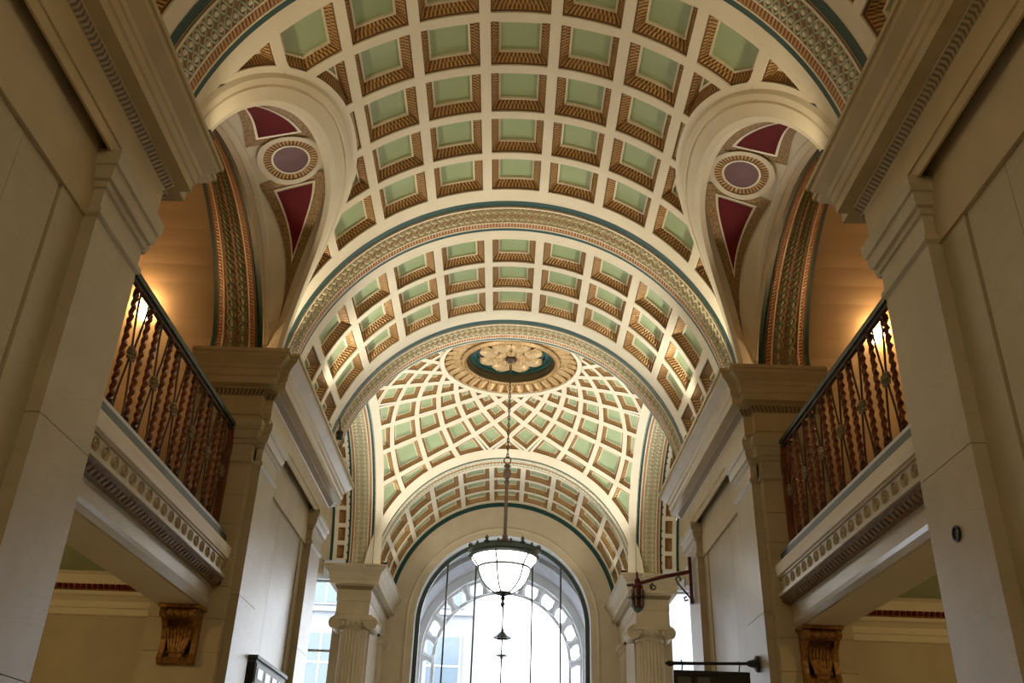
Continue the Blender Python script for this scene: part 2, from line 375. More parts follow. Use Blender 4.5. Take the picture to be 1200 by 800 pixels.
# lunette ribs and vault webs with plum medallion and crimson panels
def C1(sg, q, h=2.12, rise=1.97, dr=0.0):
    dy = h * q; a = min(abs(q), 1.0); z = 5.2 + rise * (1 - a ** 2.3) ** (1 / 2.1)
    return Vector((sg * (sqrt(max(R * R - (z - ZC) ** 2, 0)) - dr), YB + dy, z - dr * 0.6))
def C2(sg, q, x=3.2):
    dy = 2.2 * q; u = (x - 3.2) / 0.7
    return Vector((sg * x, YB + dy, (4.1 + 0.7 * u) + sqrt(max((2.55 - 0.2 * u) ** 2 - dy * dy, 0.0))))
def qs(n): return [-cos(pi * k / n) for k in range(n + 1)]
for sg in (-1, 1):
    mb = MB(); n = 48
    # moulded rib along the groin
    steps = [(2.12, 1.97, 0.0), (2.095, 1.94, 0.04), (2.05, 1.885, 0.06), (2.045, 1.875, 0.035), (2.035, 1.865, 0.035), (2.03, 1.855, 0.065), (1.93, 1.73, 0.10), (1.88, 1.67, 0.09), (1.86, 1.65, 0.04)]
    mb.grid([[C1(sg, q, h, r_, d) for q in qs(n)] for h, r_, d in steps], 0)
    rib = mb.build('lunette_rib', CREAM, ceil1, smooth=False)
    def SV(q, v, off=0.0):
        a = C2(sg, q); b = C1(sg, q, 1.95, 1.75, 0.02); p = a.lerp(b, v)
        if off:
            e = 1e-3
            t1 = (C2(sg, min(q + .01, .999)).lerp(C1(sg, min(q + .01, .999), 1.95, 1.75), v)) - (C2(sg, max(q - .01, -.999)).lerp(C1(sg, max(q - .01, -.999), 1.95, 1.75), v))
            nn = t1.cross(b - a).normalized()
            if nn.dot(Vector((0, YB, 4.5)) - p) < 0: nn = -nn
            p = p + nn * off
        return p
    web = MB().grid([[SV(q, v) for q in qs(n)] for v in (0, .25, .5, .75, 1)], 0).build('lunette_web', CREAM, ceil1)
    # plain moulded strip beside the soffit
    MB().grid([[SV(q, v, o) for q in qs(n)] for v, o in ((.0, .02), (.06, .03), (.065, .015), (.075, .015), (.08, .03), (.15, .03), (.16, .005))], 0).build('web_border', CREAM, web)
    for s2 in (-1, 1):
        def tri(q0, q1, va, vb, vm, off, m, name, par, k=10, uv=False):
            b_ = MB(); rows = []
            for i in range(k + 1):
                f = i / k; q = s2 * (q0 + (q1 - q0) * f); lo = va + (vm - va) * f ** 1.1; hi = vb + (vm - vb) * f ** 1.5
                rows.append([SV(q, lo + (hi - lo) * j / 4, off) for j in range(5)])
            b_.grid(rows, 0, uv=uv)
            return b_.build(name, m, par)
        g = tri(.155, .95, .17, .97, .60, .012, MOTTLED, 'gilt_frame', web)
        tri(.215, .72, .31, .80, .56, .020, BEAD, 'fillet', g)
        tri(.235, .68, .345, .765, .56, .026, RED, 'crimson_panel', g)
    def disc(rq, rv, off, m, name, par, inner=None):
        b_ = MB(); N = 40
        def ring(f): return [SV(f * rq * cos(2 * pi * k / N), .58 + f * rv * sin(2 * pi * k / N), off) for k in range(N)]
        rows = [ring(1.0), ring(inner if inner else .5)]
        if not inner: rows.append(ring(.0005))
        b_.grid(rows, 0, closed=True, uv=True)
        return b_.build(name, m, par)
    disc(.205, .36, .030, CREAM, 'medallion_rim', web, .82)
    gg = disc(.170, .295, .022, GILT, 'medallion_moulding', web, .68)
    disc(.122, .21, .030, BEAD, 'fillet', gg, .9)
    disc(.110, .188, .026, PURPLE, 'plum_medallion', gg)

# ------------------------------------------------------------------ braided arches
def braid(mb, fn, d0, amp, u0, u1, pitch, lift, wid, phase=0.0, mi=(0, 1), seg=6):
    """two crossing strands and their beads; fn(u, d, r_in): u metres along the arch, d across, r_in towards the room"""
    n = int((u1 - u0) / pitch); pitch = (u1 - u0) / n
    for sgn in (-1, 1):
        rows = []
        N = n * seg
        for k in range(N + 1):
            u = u0 + (u1 - u0) * k / N; a = pi * (u - u0) / pitch + phase
            d = d0 + sgn * amp * sin(a); sl = sgn * amp * pi / pitch * cos(a); L = sqrt(1 + sl * sl)
            ou, od = -sl / L * wid, wid / L
            lf = lift * (1 + 0.25 * sgn * cos(a))
            rows.append([fn(u - ou, d - od, 0.001), fn(u, d, lf), fn(u + ou, d + od, 0.001)])
        mb.grid(rows, mi[0])
    for k in range(n):
        u = u0 + pitch * (k + .5) - phase / pi * pitch
        r_ = amp * 0.42
        ring = [fn(u + r_ * cos(2 * pi * j / 6), d0 + r_ * sin(2 * pi * j / 6), 0.002) for j in range(6)]
        r2 = [fn(u + .6 * r_ * cos(2 * pi * j / 6), d0 + .6 * r_ * sin(2 * pi * j / 6), lift * 1.2) for j in range(6)]
        mb.grid([ring, r2], mi[1], closed=True); mb.add(r2, [tuple(range(6))], mi[1])

def arch(name, label, fn, strips, u0, u1, guil, nseg=72, pitch=0.1, bm=None):
    """strips: (width, drop, material index list) from d=0; fn(u, d, r_in)"""
    mats = [CREAM, TEAL, TONGUE, GBACK, DARKLINE, GOLD]
    mb = MB(); d = 0.0; us = [u0 + (u1 - u0) * k / nseg for k in range(nseg + 1)]; prev = None
    for w, drop, mi in strips:
        if prev is not None and prev != drop: mb.grid([[fn(u, d, prev) for u in us], [fn(u, d, drop) for u in us]], 0)
        mb.grid([[fn(u, d, drop) for u in us], [fn(u, d + w, drop) for u in us]], mi, uv=(mi == 2))
        d += w; prev = drop
    mb.grid([[fn(u, d, prev) for u in us], [fn(u, d, 0.0) for u in us]], 0)
    o = mb.build(name, mats); struct(o, label); BASE[o.name] = (0, 0, -ZO)
    g = MB()
    for d0, amp, drop, ph in guil:
        braid(g, lambda u, dd, l, drop=drop: fn(u, dd, drop + l), d0, amp, u0 + .03, u1 - .03, pitch, 0.014, 0.010, ph)
    go = g.build('braid_relief', bm or [STRAND, BEAD], o); go['kind'] = 'stuff'; go['label'] = 'pale green braided strands with ivory beads'
    return o

def nave_fn(y0): return lambda u, d, l: NV(u / R, y0 + d, R - l)
STR = [(.11, .004, 1), (.02, .012, 4), (.03, .02, 0), (.34, .012, 3), (.02, .02, 0), (.11, .012, 2), (.02, .016, 0), (.08, .004, 1), (.02, .004, 0)]
GUI = [(.245, .075, .012, 0.0), (.418, .075, .012, 0.0)]
U = R * radians(86)
arch('trim_1', 'broad braided cross arch on the entrance side of the balconies', nave_fn(5.62), STR, -U, U, GUI, 96)
arch('trim_2', 'braided cross arch where the gallery vault meets the pier vault', nave_fn(10.68), STR, -U, U, GUI, 80, 0.1, [MSTRAND, MBEAD])
arch('trim_3', 'braided cross arch at the front edge of the dome', nave_fn(14.14), STR, -U, U, GUI, 72, 0.1, [MSTRAND, MBEAD])
STR4 = [(.07, .004, 1), (.02, .03, 0), (.09, .025, 3), (.02, .03, 0), (.10, .03, 2), (.12, .03, 3), (.02, .03, 0), (.06, .02, 2), (.02, 0, 0)]
arch('trim_4', 'slim gilt cross arch at the window side of the dome', nave_fn(20.89), STR4, -U, U, [(.135, .036, .025, 0.0), (.36, .045, .03, 0.0)], 72, 0.09)
mb = MB(); us = [-TH + 2 * TH * k / 64 for k in range(65)]
mb.grid([[NV(t, 24.33, R - r_) for t in us] for r_ in (.0, .03)], 0); mb.grid([[NV(t, y, R - .03) for t in us] for y in (24.33, 24.40)], 0)
mb.grid([[NV(t, 24.395, R - r_) for t in us] for r_ in (.03, .10)], 0)
struct(mb.build('trim_5', TEAL), 'thin dark teal line around the stone lunette of the window wall')
SSTR = [(.06, .0, 1), (.03, .012, 4), (.05, .02, 2), (.02, .025, 0), (.34, .018, 3), (.02, .025, 0), (.06, .02, 2), (.03, .012, 4), (.09, .0, 1)]
for n_, sg in ((6, -1), (7, 1)):
    def gfn(u, d, l, sg=sg):
        # splayed soffit of the gallery arch, u from -2.2 to 2.2 measured along y
        x = 3.9 - d; uu = max(-2.195, min(2.195, u)); p = C2(sg, uu / 2.2, x); n_in = min(1.0, abs(uu) / 2.195) ** 4
        return (p.x, p.y - l * n_in * (1 if uu > 0 else -1), p.z - (abs(u) - abs(uu)) - l * (1 - n_in))
    arch('trim_%d' % n_, 'braided soffit of the arch over the balcony', gfn, SSTR, -2.45, 2.45, [(.26, .06, .018, 0.0), (.42, .06, .018, 0.0)], 80, 0.07, [DSTRAND, DBEAD])
SSTR2 = [(.07, 0, 1), (.02, .02, 0), (.05, .025, 2), (.02, .03, 0), (.29, .02, 3), (.02, .03, 0), (.05, .025, 2), (.02, .02, 0), (.07, 0, 1)]
for n_, sg in ((8, -1), (9, 1)):
    def sfn(u, d, l, sg=sg):
        t = u / R; return (sg * (2.98 + d), CY + (R - l) * sin(t), ZC + (R - l) * cos(t))
    o = arch('trim_%d' % n_, 'gilded braided soffit of the side arch under the dome', sfn, SSTR2, -U, U, [(.235, .06, .02, 0.0), (.375, .06, .02, 0.0)], 64, 0.11)
    o.data.materials[3] = GOLD

# ------------------------------------------------------------------ dome over the crossing
def dome():
    C = Vector((0, CY, ZC)); N = 20; D = 2 * pi / N; RR = 1.50; ring_c = math.asin(RR / RS); t0 = math.log(math.tan(ring_c / 2))
    LIM = 2.86
    def dirv(n, k):
        ph = n * D / 2; c = 2 * math.atan(math.exp(t0 + k * D / 2))
        return Vector((sin(c) * sin(ph), sin(c) * cos(ph), cos(c)))
    def clip(poly, nrm, lim):
        out = []
        for i in range(len(poly)):
            a, b = poly[i], poly[(i + 1) % len(poly)]; da, db = lim - a.dot(nrm), lim - b.dot(nrm)
            if da >= 0: out.append(a)
            if da * db < 0: out.append(a.lerp(b, da / (da - db)))
        return out
    def inset(P2, w):
        n = len(P2); out = []
        for i in range(n):
            p0, p1, p2 = P2[i - 1], P2[i], P2[(i + 1) % n]
            e1, e2 = (p1 - p0).normalized(), (p2 - p1).normalized()
            n1, n2 = Vector((-e1.y, e1.x)), Vector((-e2.y, e2.x)); b = n1 + n2; dn = 1 + n1.dot(n2)
            if dn < 0.08: return None
            out.append(p1 + b * (w / dn))
        for i in range(n):
            if (out[(i + 1) % n] - out[i]).dot(P2[(i + 1) % n] - P2[i]) <= 0.002: return None
        return out
    lat = MB(); todo = []
    W0 = 0.058
    prof = [(W0, 0, 0), (W0, .015, 1), (W0 + .008, .015, 1), (W0 + .032, .06, 2), (W0 + .065, .085, 2), (W0 + .065, .075, 0), (W0 + .082, .075, 0), (W0 + .082, .10, 0)]
    for k in range(0, 13):
        for n in range(2 * N):
            if (n + k) % 2 == 0: continue
            poly = [dirv(n, k - 1) * RS, dirv(n - 1, k) * RS, dirv(n, k + 1) * RS, dirv(n + 1, k) * RS]
            poly = clip(poly, Vector((0, 0, 1)), RS * cos(ring_c))
            for nv in ((1, 0, 0), (-1, 0, 0), (0, 1, 0), (0, -1, 0)):
                if len(poly) > 2: poly = clip(poly, Vector(nv), LIM)
            if len(poly) > 2: poly = clip(poly, Vector((0, 0, -1)), -0.15)
            if len(poly) < 3: continue
            q = []
            for p in poly:
                if not q or (p - q[-1]).length > .17: q.append(p)
                else: q[-1] = (q[-1] + p) / 2
            if len(q) > 2 and (q[0] - q[-1]).length <= .17: q[0] = (q[0] + q[-1]) / 2; q.pop()
            if len(q) < 3: continue
            poly = [p.normalized() for p in q]
            c = sum(poly, Vector()).normalized(); ex = c.cross(Vector((0.01, 0.02, 1))).normalized(); ey = c.cross(ex)
            P2 = [Vector((p.dot(ex), p.dot(ey))) / p.dot(c) * RS for p in poly]
            ar = sum(P2[i - 1].x * P2[i].y - P2[i].x * P2[i - 1].y for i in range(len(P2))) / 2
            if ar < 0: P2.reverse()
            if abs(ar) < .01: continue
            def back(p, r_, c=c, ex=ex, ey=ey): return C + (c * RS + ex * p.x + ey * p.y).normalized() * r_
            def dense(L):   # edges in three segments
                o = []
                for i in range(len(L)):
                    for j in range(3): o.append(L[i].lerp(L[(i + 1) % len(L)], j / 3))
                return o
            I = inset(P2, W0)
            if I is None:
                lat.add([back(p, RS) for p in P2], [tuple(range(len(P2)))], 0); continue
            lat.grid([[back(p, RS) for p in dense(P2)], [back(p, RS) for p in dense(I)]], 0, closed=True)
            lv = []
            for w, dr, m in prof:
                J = inset(P2, w)
                if J is None: break
                lv.append((J, dr, m))
            todo.append((lv, back, dense, k))
    # cream borders against the four arches and round the oculus
    for ax in range(4):
        rows = []
        for xx in (2.83, 3.0):
            rr = sqrt(RS * RS - xx * xx); row = []
            for j in range(49):
                a = radians(-86 + 172 * j / 48); p = Vector((xx, rr * sin(a), rr * cos(a)))
                for _ in range(ax): p = Vector((-p.y, p.x, p.z))
                row.append(C + p.normalized() * (RS - .006))
            rows.append(row)
        lat.grid(rows, 0)
    root = lat.build('ceiling_dome', CREAM); struct(root, 'shallow dome with a diagonal lattice of green and gilt coffers'); BASE[root.name] = (0, 0, -ZO)
    for lv, back, dense, k in todo:
        full = len(lv) == len(prof); fr = MB()
        rows = [[back(p, RS + dr) for p in dense(J)] for J, dr, m in lv]
        for i in range(1, len(rows)): fr.grid(rows[i - 1:i + 1], lv[i][2], closed=True, uv=(lv[i][2] == 2))
        J, dr, m = lv[-1]
        if len(lv) < 3:
            MB().add([back(p, RS + .015) for p in J], [tuple(range(len(J)))], 0).build('coffer_panel', TEAL if k > 2 else GILT, root); continue
        o = fr.build('coffer', [CREAM, DARKLINE, GILT], root)
        MB().add([back(p, RS + dr - .004) for p in J], [tuple(range(len(J)))], 0).build('coffer_panel', GREEN if full else (TEAL if k > 5 else GILT), o)
    # ---- the oculus and its flower
    zr = ZC + RS * cos(ring_c)
    t = thing('ceiling_rosette', (0, CY, zr), 'gilded flower in a dark ring of leaves at the crown of the dome', 'ceiling rose')
    MB().lathe([(1.53, zr - .05), (1.50, zr - .03), (1.44, zr - .02), (1.44, zr + .03)], (0, CY, 0), 64).build('outer_fillet', CREAM, t)
    MB().lathe([(1.46, zr + .02), (1.25, zr + .09), (1.02, zr + .14)], (0, CY, 0), 64).build('leaf_bed', DGOLD, t)
    leaf = MB(); rows = []
    for i, (x, wd, h) in enumerate(((0.0, .05, .03), (.10, .08, .045), (.22, .085, .05), (.34, .078, .045), (.42, .05, .06), (.45, .012, .03))):
        rows.append([(x, -wd, -h * .2), (x, -wd * .5, -h), (x, 0, -h * .65), (x, wd * .5, -h), (x, wd, -h * .2)])
    leaf.grid(rows, 0)
    lm = leaf.mesh('leaf', GOLD)
    for k in range(36):
        a = 2 * pi * k / 36
        link(lm, 'leaf', t, (1.0 * cos(a), 1.0 * sin(a), .14), (0, .27, a))
    MB().lathe([(1.02, zr + .13), (1.06, zr + .05), (1.0, zr + .0), (.97, zr + .02), (.95, zr + .06)], (0, CY, 0), 64).build('beaded_ring', GOLD, t)
    bm = MB().sphere((0, 0, 0), .022, 6).mesh('bead', DGOLD)
    for k in range(96): link(bm, 'bead', t, (.99 * cos(2 * pi * k / 96), .99 * sin(2 * pi * k / 96), .01))
    MB().lathe([(.95, zr + .05), (.95, zr + .15), (.92, zr + .15), (.92, zr + .25)], (0, CY, 0), 64).build('inner_drum', DARKDRUM, t)
    MB().lathe([(.94, zr + .24), (.86, zr + .25), (.86, zr + .28), (.76, zr + .28), (.76, zr + .31), (.66, zr + .31), (.66, zr + .34), (.30, zr + .34), (.01, zr + .34)], (0, CY, 0), 64).build('teal_bed', TEAL, t)
    def petal(L, wd, drop):
        b = MB(); rws = []
        for i in range(9):
            f = i / 8; x = .10 + L * f; w_ = wd * (.35 + .65 * sin(pi * min(f * 1.15, 1.0) * .62)) * (1 if f < .85 else sqrt(max(1 - ((f - .85) / .16) ** 2, .02)))
            z = -drop * sin(f * pi * .8)
            rws.append([(x - (.03 if j == 0 and f > .8 else 0), w_ * j / 3, z + .075 * (abs(j) / 3) ** 2 + (.025 if j == 0 else 0)) for j in range(-3, 4)])
        b.grid(rws, 0); return b.mesh('petal', GOLD, smooth=True)
    p1, p2 = petal(.62, .21, .13), petal(.26, .11, .10)
    for k in range(8):
        a = 2 * pi * (k + .5) / 8
        link(p1, 'petal', t, (0, 0, .25), (0, 0, a)); link(p2, 'petal', t, (0, 0, .19), (0, 0, a + pi / 8))
    MB().sphere((0, CY, zr + .15), .12, 16, sz=.7).build('boss', DARKIRON, t)
    return zr
ZR = dome()

# ------------------------------------------------------------------ piers with their entablature
ENT = [(0.0, 4.36), (0.02, 4.36), (0.02, 4.46), (0.035, 4.465), (0.035, 4.70), (0.045, 4.71), (0.09, 4.79), (0.09, 4.81), (0.20, 4.815), (0.20, 4.90),
       (0.22, 4.915), (0.22, 5.0), (0.235, 5.01), (0.245, 5.05), (0.29, 5.09), (0.335, 5.13), (0.345, 5.17), (0.37, 5.175), (0.37, 5.22), (-0.15, 5.235)]
ENTM = {5: 1}       # egg band between point 5 and 6
CAP = [(0.0, 3.84), (0.025, 3.86), (0.025, 3.90), (0.0, 3.92), (0.0, 4.08), (0.02, 4.09), (0.02, 4.14), (0.045, 4.15), (0.062, 4.22), (0.062, 4.25), (0.08, 4.26), (0.092, 4.31), (0.092, 4.38), (0.0, 4.38)]

def sweep(mb, path, prof, mi=0, special=None, closed=False):
    """mitred sweep of a (projection, height) profile round a plan path; the room is on the right-hand side of the walk"""
    n = len(path); offs = []
    for i in range(n):
        a = Vector(path[i]); din = (a - Vector(path[i - 1])).normalized() if (i > 0 or closed) else None
        dou = (Vector(path[(i + 1) % n]) - a).normalized() if (i < n - 1 or closed) else None
        if din is None: din = dou
        if dou is None: dou = din
        n1, n2 = Vector((din.y, -din.x)), Vector((dou.y, -dou.x)); dn = 1 + n1.dot(n2)
        offs.append((n1 + n2) / max(dn, .2))
    rows = [[(path[i][0] + offs[i].x * d, path[i][1] + offs[i].y * d, z) for i in range(n)] for d, z in prof]
    for k in range(len(prof) - 1):
        m = special.get(k, mi) if special else mi
        mb.grid(rows[k:k + 2], m, closed=closed, uv=(m != mi))
    return mb

def mirror_path(pts, sg, flip):
    """left-hand far pier plan -> any pier; flip mirrors along the hall about the middle of the gallery bay"""
    P_ = [(-sg * x, 17.06 - y if flip else y) for x, y in pts]     # pts given for the left side (x negative)
    rev = (sg > 0) != flip
    return P_[::-1] if rev else P_

# the room must lie on the right-hand side when walking the far left pier: outer end -> near face -> nave face -> far face
PLAN = [(-3.94, 10.60), (-3.10, 10.60), (-3.10, 10.74), (-3.0, 10.74), (-3.0, 15.0), (-3.10, 15.0), (-3.10, 15.14), (-3.94, 15.14)]

def pier(sg, flip, label, group):
    def X(x): return -sg * x
    def Y(y): return 17.06 - y if flip else y
    def bx(mb, x0, x1, y0, y1, z0, z1, m=0):
        a, b = sorted((X(x0), X(x1))); c, d = sorted((Y(y0), Y(y1))); mb.box(a, b, c, d, z0, z1, m)
    t = thing('stone_pier', (X(-3.5), Y(12.87), -ZO), label, 'pier', group)
    core = MB(); bx(core, -3.94, -3.18, 10.615, 15.125, -1.6, 4.5); core.build('core', TANSTONE, t)
    # courses of the end faces
    zz = [-1.6 + .36 * k for k in range(17)]; zz[-1] = 3.84
    zz = [z for z in zz if z < 3.7] + [3.84]
    for z0, z1 in zip(zz[:-1], zz[1:]):
        for y0, y1 in ((10.60, 10.74), (15.0, 15.14)):
            b = MB(); bx(b, -3.94, -3.10, y0, y1, z0 + .003, z1 - .003); b.build('stone_block', TANSTONE, t)
    for y0, y1 in ((10.74, 11.54), (14.20, 15.0)):
        for z0, z1 in ((-1.6, -.9), (-.9, .75), (.75, 2.3), (2.3, 3.84)):
            b = MB(); bx(b, -3.14, -3.0, y0, y1, z0 + .003, z1 - .003); b.build('pilaster_block', STONE, t)
    bk = MB(); bx(bk, -3.94, -3.08, 10.74, 15.0, 3.84, 4.55); bx(bk, -3.2, -3.14, 11.5, 14.24, -1.6, 4.5); bk.build('backing', TANSTONE, t)
    # recessed wall between the pilasters with its framed slab
    for args in ((11.54, 11.90, -1.6, 4.36), (13.92, 14.20, -1.6, 4.36), (11.90, 13.92, 4.0, 4.36), (11.90, 13.92, -1.6, -.8)):
        b = MB(); bx(b, -3.16, -3.10, args[0], args[1], args[2], args[3]); b.build('wall_slab', STONE, t)
    b = MB(); bx(b, -3.16, -3.112, 11.925, 12.45, -.78, 3.975); b.build('panel_slab', STONE, t)
    b = MB(); bx(b, -3.16, -3.112, 12.456, 13.895, -.78, 3.975); b.build('panel_slab', STONE, t)
    # capitals round the pilasters and the end faces
    for pts in ([(-3.94, 10.60), (-3.10, 10.60), (-3.10, 10.74), (-3.0, 10.74), (-3.0, 11.54), (-3.10, 11.54)],
                [(-3.10, 14.20), (-3.0, 14.20), (-3.0, 15.0), (-3.10, 15.0), (-3.10, 15.14), (-3.94, 15.14)]):
        sweep(MB(), mirror_path(pts, sg, flip), CAP).build('pilaster_capital', STONE, t)
    ent = MB(); sweep(ent, mirror_path(PLAN, sg, flip), ENT, 0, ENTM)
    for e in (PLAN[0], PLAN[-1]):
        s_ = -1 if e is PLAN[0] else 1
        pts = [(X(-3.94), Y(e[1] + s_ * d), z) for d, z in ENT] + [(X(-3.94), Y(e[1] - s_ * .15), 4.36)]
        ent.add(pts, [tuple(range(len(pts)))], 0)
    bx(ent, -3.94, -3.12, 10.7, 15.04, 5.0, 5.23)
    ent.build('entablature', [CORNICE, EGG], t)
    return t
pierLF = pier(-1, False, 'marble pier with a black glazed notice case mounted on its nave face', None)
pierRF = pier(1, False, 'marble pier carrying a bracket lantern and a hanging board', None)
pierLN = pier(-1, True, 'plain marble pier at the entrance end of a balcony, without any hole in it', None)
pierRN = pier(1, True, 'marble pier at the entrance end of a balcony with a small round dark hole', None)
h = MB().lathe([(0.055, 0), (.055, -.012), (.042, -.014), (.04, -.004), (.01, -.004)], (2.999, 5.93, 1.82), 20, ax='x').build('dark_hole_disc', BLACK, pierRN)  # flat black disc painted for the shade inside a round hole

# ------------------------------------------------------------------ gallery bays: walls, balconies, balustrades
def side(sg):
    s = sg   # sg = -1 left, +1 right
    def bx(mb, x0, x1, y0, y1, z0, z1, m=0):
        a, b = sorted((s * x0, s * x1)); mb.box(a, b, y0, y1, z0, z1, m)
    nm = 'left' if s < 0 else 'right'
    PW = 'the black notice case' if s < 0 else 'the bracket lantern'
    w = MB()
    bx(w, 3.95, 8.0, 11.0, 11.3, 2.75, 8.2); bx(w, 3.95, 8.0, 5.8, 6.06, 2.75, 8.2); bx(w, 7.7, 8.0, 6.06, 11.0, 2.75, 8.2)
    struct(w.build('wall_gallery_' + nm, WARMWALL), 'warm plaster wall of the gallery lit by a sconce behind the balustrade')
    w = MB(); rows = []
    for x in (3.9, 8.0):
        rows.append([(s * x, YB + 2.52 * cos(a), 4.7 + 2.45 * sin(a)) for a in [pi * k / 32 for k in range(33)]])
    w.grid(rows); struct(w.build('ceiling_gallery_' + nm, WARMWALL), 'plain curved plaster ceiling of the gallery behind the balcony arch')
    w = MB(); bx(w, 3.96, 8.0, 10.9, 11.3, -1.6, 2.5); bx(w, 3.96, 8.0, 5.8, 6.16, -1.6, 2.5); bx(w, 7.7, 8.0, 6.16, 10.9, -1.6, 2.5)
    lw = w.build('wall_under_gallery_' + nm, TANSTONE); struct(lw, 'tan wall under the gallery floor'); BASE[lw.name] = (0, 0, -ZO)
    path = [(s * 3.95, 10.9), (s * 7.7, 10.9), (s * 7.7, 6.16), (s * 3.95, 6.16)]
    if s > 0: pass
    # room lies on the inner side of this U
    path = path if s < 0 else path
    prof = [(0, 2.04), (.03, 2.05), (.03, 2.12), (.05, 2.13), (.05, 2.20), (.09, 2.24), (.13, 2.26), (.13, 2.30)]
    p_ = path[::-1] if s < 0 else path
    sweep(MB(), p_, prof).build('wall_cornice', CREAM, lw)
    sweep(MB(), p_, [(.13, 2.30), (.15, 2.31), (.17, 2.36), (.16, 2.37)], 1, None).build('red_gilt_moulding', [CREAM, DGOLD], lw)
    rb = MB(); bx(rb, 0, .05, 0, .035, 0, .05)
    rbm = MB().box(-.018, .018, -.02, .02, -.025, .025).mesh('dentil', RED)
    for k in range(56): link(rbm, 'dentil', lw, (s * (3.99 + .067 * k), 10.725, 2.338 + ZO))
    sweep(MB(), p_, [(.16, 2.37), (.165, 2.42), (.18, 2.47), (.24, 2.502)]).build('cove', CREAM, lw)
    w = MB(); bx(w, 3.83, 8.0, 6.06, 11.0, 2.50, 2.70); struct(w.build('ceiling_under_gallery_' + nm, GREEN), 'pale green ceiling under the gallery')
    w = MB(); bx(w, 3.4, 8.0, 6.06, 11.0, 2.72, 2.95); struct(w.build('floor_gallery_' + nm, TANSTONE), 'stone floor of the gallery')
    # --- balcony front
    b = thing('balcony', (s * 3.5, 8.53, 2.09), 'carved stone balcony front with roundel frieze ending at the pier with ' + PW, 'balcony', 'stone balconies facing each other')
    y0, y1 = 6.46, 10.60
    def strip(prof, name, m, uv=False):
        mb = MB(); rows = [[(s * x, y, z) for y in (y0, y1)] for x, z in prof]
        mb.grid(rows, 0, uv=uv); return mb.build(name, m, b)
    strip([(3.82, 2.72), (3.82, 2.13), (3.80, 2.10), (3.34, 2.10)], 'beam', CREAM)
    strip([(3.34, 2.10), (3.31, 2.105), (3.28, 2.15), (3.27, 2.19)], 'chamfer', GLINTMARBLE)
    strip([(3.27, 2.19), (3.28, 2.195), (3.28, 2.33), (3.27, 2.335), (3.27, 2.35)], 'fascia', STONE)
    strip([(3.27, 2.35), (3.25, 2.36), (3.19, 2.42), (3.17, 2.44)], 'dentil_bed', DENT)
    strip([(3.17, 2.44), (3.15, 2.445), (3.15, 2.485), (3.19, 2.49), (3.19, 2.64), (3.17, 2.645), (3.17, 2.665)], 'frieze', STONE)
    strip([(3.17, 2.665), (3.15, 2.67), (3.14, 2.72), (3.14, 2.80), (3.22, 2.81)], 'coping', CREAM)
    strip([(3.22, 2.805), (3.22, 2.94), (3.30, 2.945)], 'kerb', SLATE)
    strip([(3.30, 2.93), (3.235, 2.94), (3.235, 2.985), (3.42, 2.995), (3.42, 2.95)], 'kerb_rail', STEEL)
    ro = MB()
    for r0, r1, h in ((.062, .048, .014), (.030, .012, .012)):
        ro.lathe([(r0, 0), ((r0 + r1) / 2, -h), (r1, 0)], (0, 0, 0), 14, ax='x')
    rm = ro.mesh('roundel', STONE)
    for k in range(20):
        y = y0 + .10 + k * .21
        o = link(rm, 'roundel', b, sub(b, (s * 3.19, y, 2.565)), (0, 0, 0 if s > 0 else pi))
    dm = MB().box(-.03, .03, -.027, .027, -.03, .03).mesh('dentil', DENT)
    for k in range(46): link(dm, 'dentil', b, sub(b, (s * 3.215, y0 + .045 + k * .09, 2.395)), (0, s * .78, 0))
    # --- balustrade
    r_ = thing('balustrade', (s * 3.37, 8.53, 3.0), 'wrought iron balustrade of twisted copper-brown bars ending at the pier with ' + PW, 'balustrade', 'balustrades facing each other')
    xr = s * 3.37
    mb = MB(); mb.prism([(-.045, 4.27), (-.05, 4.31), (-.03, 4.345), (.03, 4.345), (.05, 4.31), (.045, 4.27)], lambda u, w_, y: (xr + u, y, w_), 6.46, 10.56); mb.build('top_rail', IRON, r_)
    MB().box(xr - .02, xr + .02, 6.46, 10.56, 4.235, 4.27).build('upper_bar', DARKIRON, r_)
    MB().box(xr - .02, xr + .02, 6.46, 10.56, 3.06, 3.09).build('lower_bar', DARKIRON, r_)
    tw = MB(); rows = []
    for i in range(57):
        f = i / 56; z = 1.145 * f; rr = .021 * (1.18 if i % 4 == 0 else 1.0) if 3 < i < 53 else .026
        rows.append([(rr * (1.35 if k % 2 == 0 else .72) * cos(2 * pi * k / 6 + f * 26), rr * (1.35 if k % 2 == 0 else .72) * sin(2 * pi * k / 6 + f * 26), z) for k in range(6)])
    tw.grid(rows, 0, closed=True)
    for zc_, r2 in ((.03, .034), (1.115, .034), (1.07, .028), (.075, .028)):
        tw.lathe([(r2 * .6, zc_ - .02), (r2, zc_), (r2 * .6, zc_ + .02)], (0, 0, 0), 8, 1)
    twm = tw.mesh('twisted_baluster', [RUST, DARKIRON])
    sb = MB()
    for d in (-1, 1):
        sb.tube([(0, d * (.015 + .095 * abs(cos(pi * k / 10)) ** 1.3), 1.145 * k / 10) for k in range(11)], .0105, 5)
    sbm = sb.mesh('curved_bar', DARKIRON)
    rs = MB()
    for ring_r, n_, pr in ((.055, 8, .030), (.024, 6, .022)):
        for k in range(n_):
            a = 2 * pi * k / n_; rs.sphere((-.012 if ring_r < .04 else 0, ring_r * cos(a), ring_r * sin(a)), pr, 6, sz=.8)
    rs.sphere((-.03, 0, 0), .022, 8)
    rsm = rs.mesh('rosette', PEWTER)
    base_z = 3.09
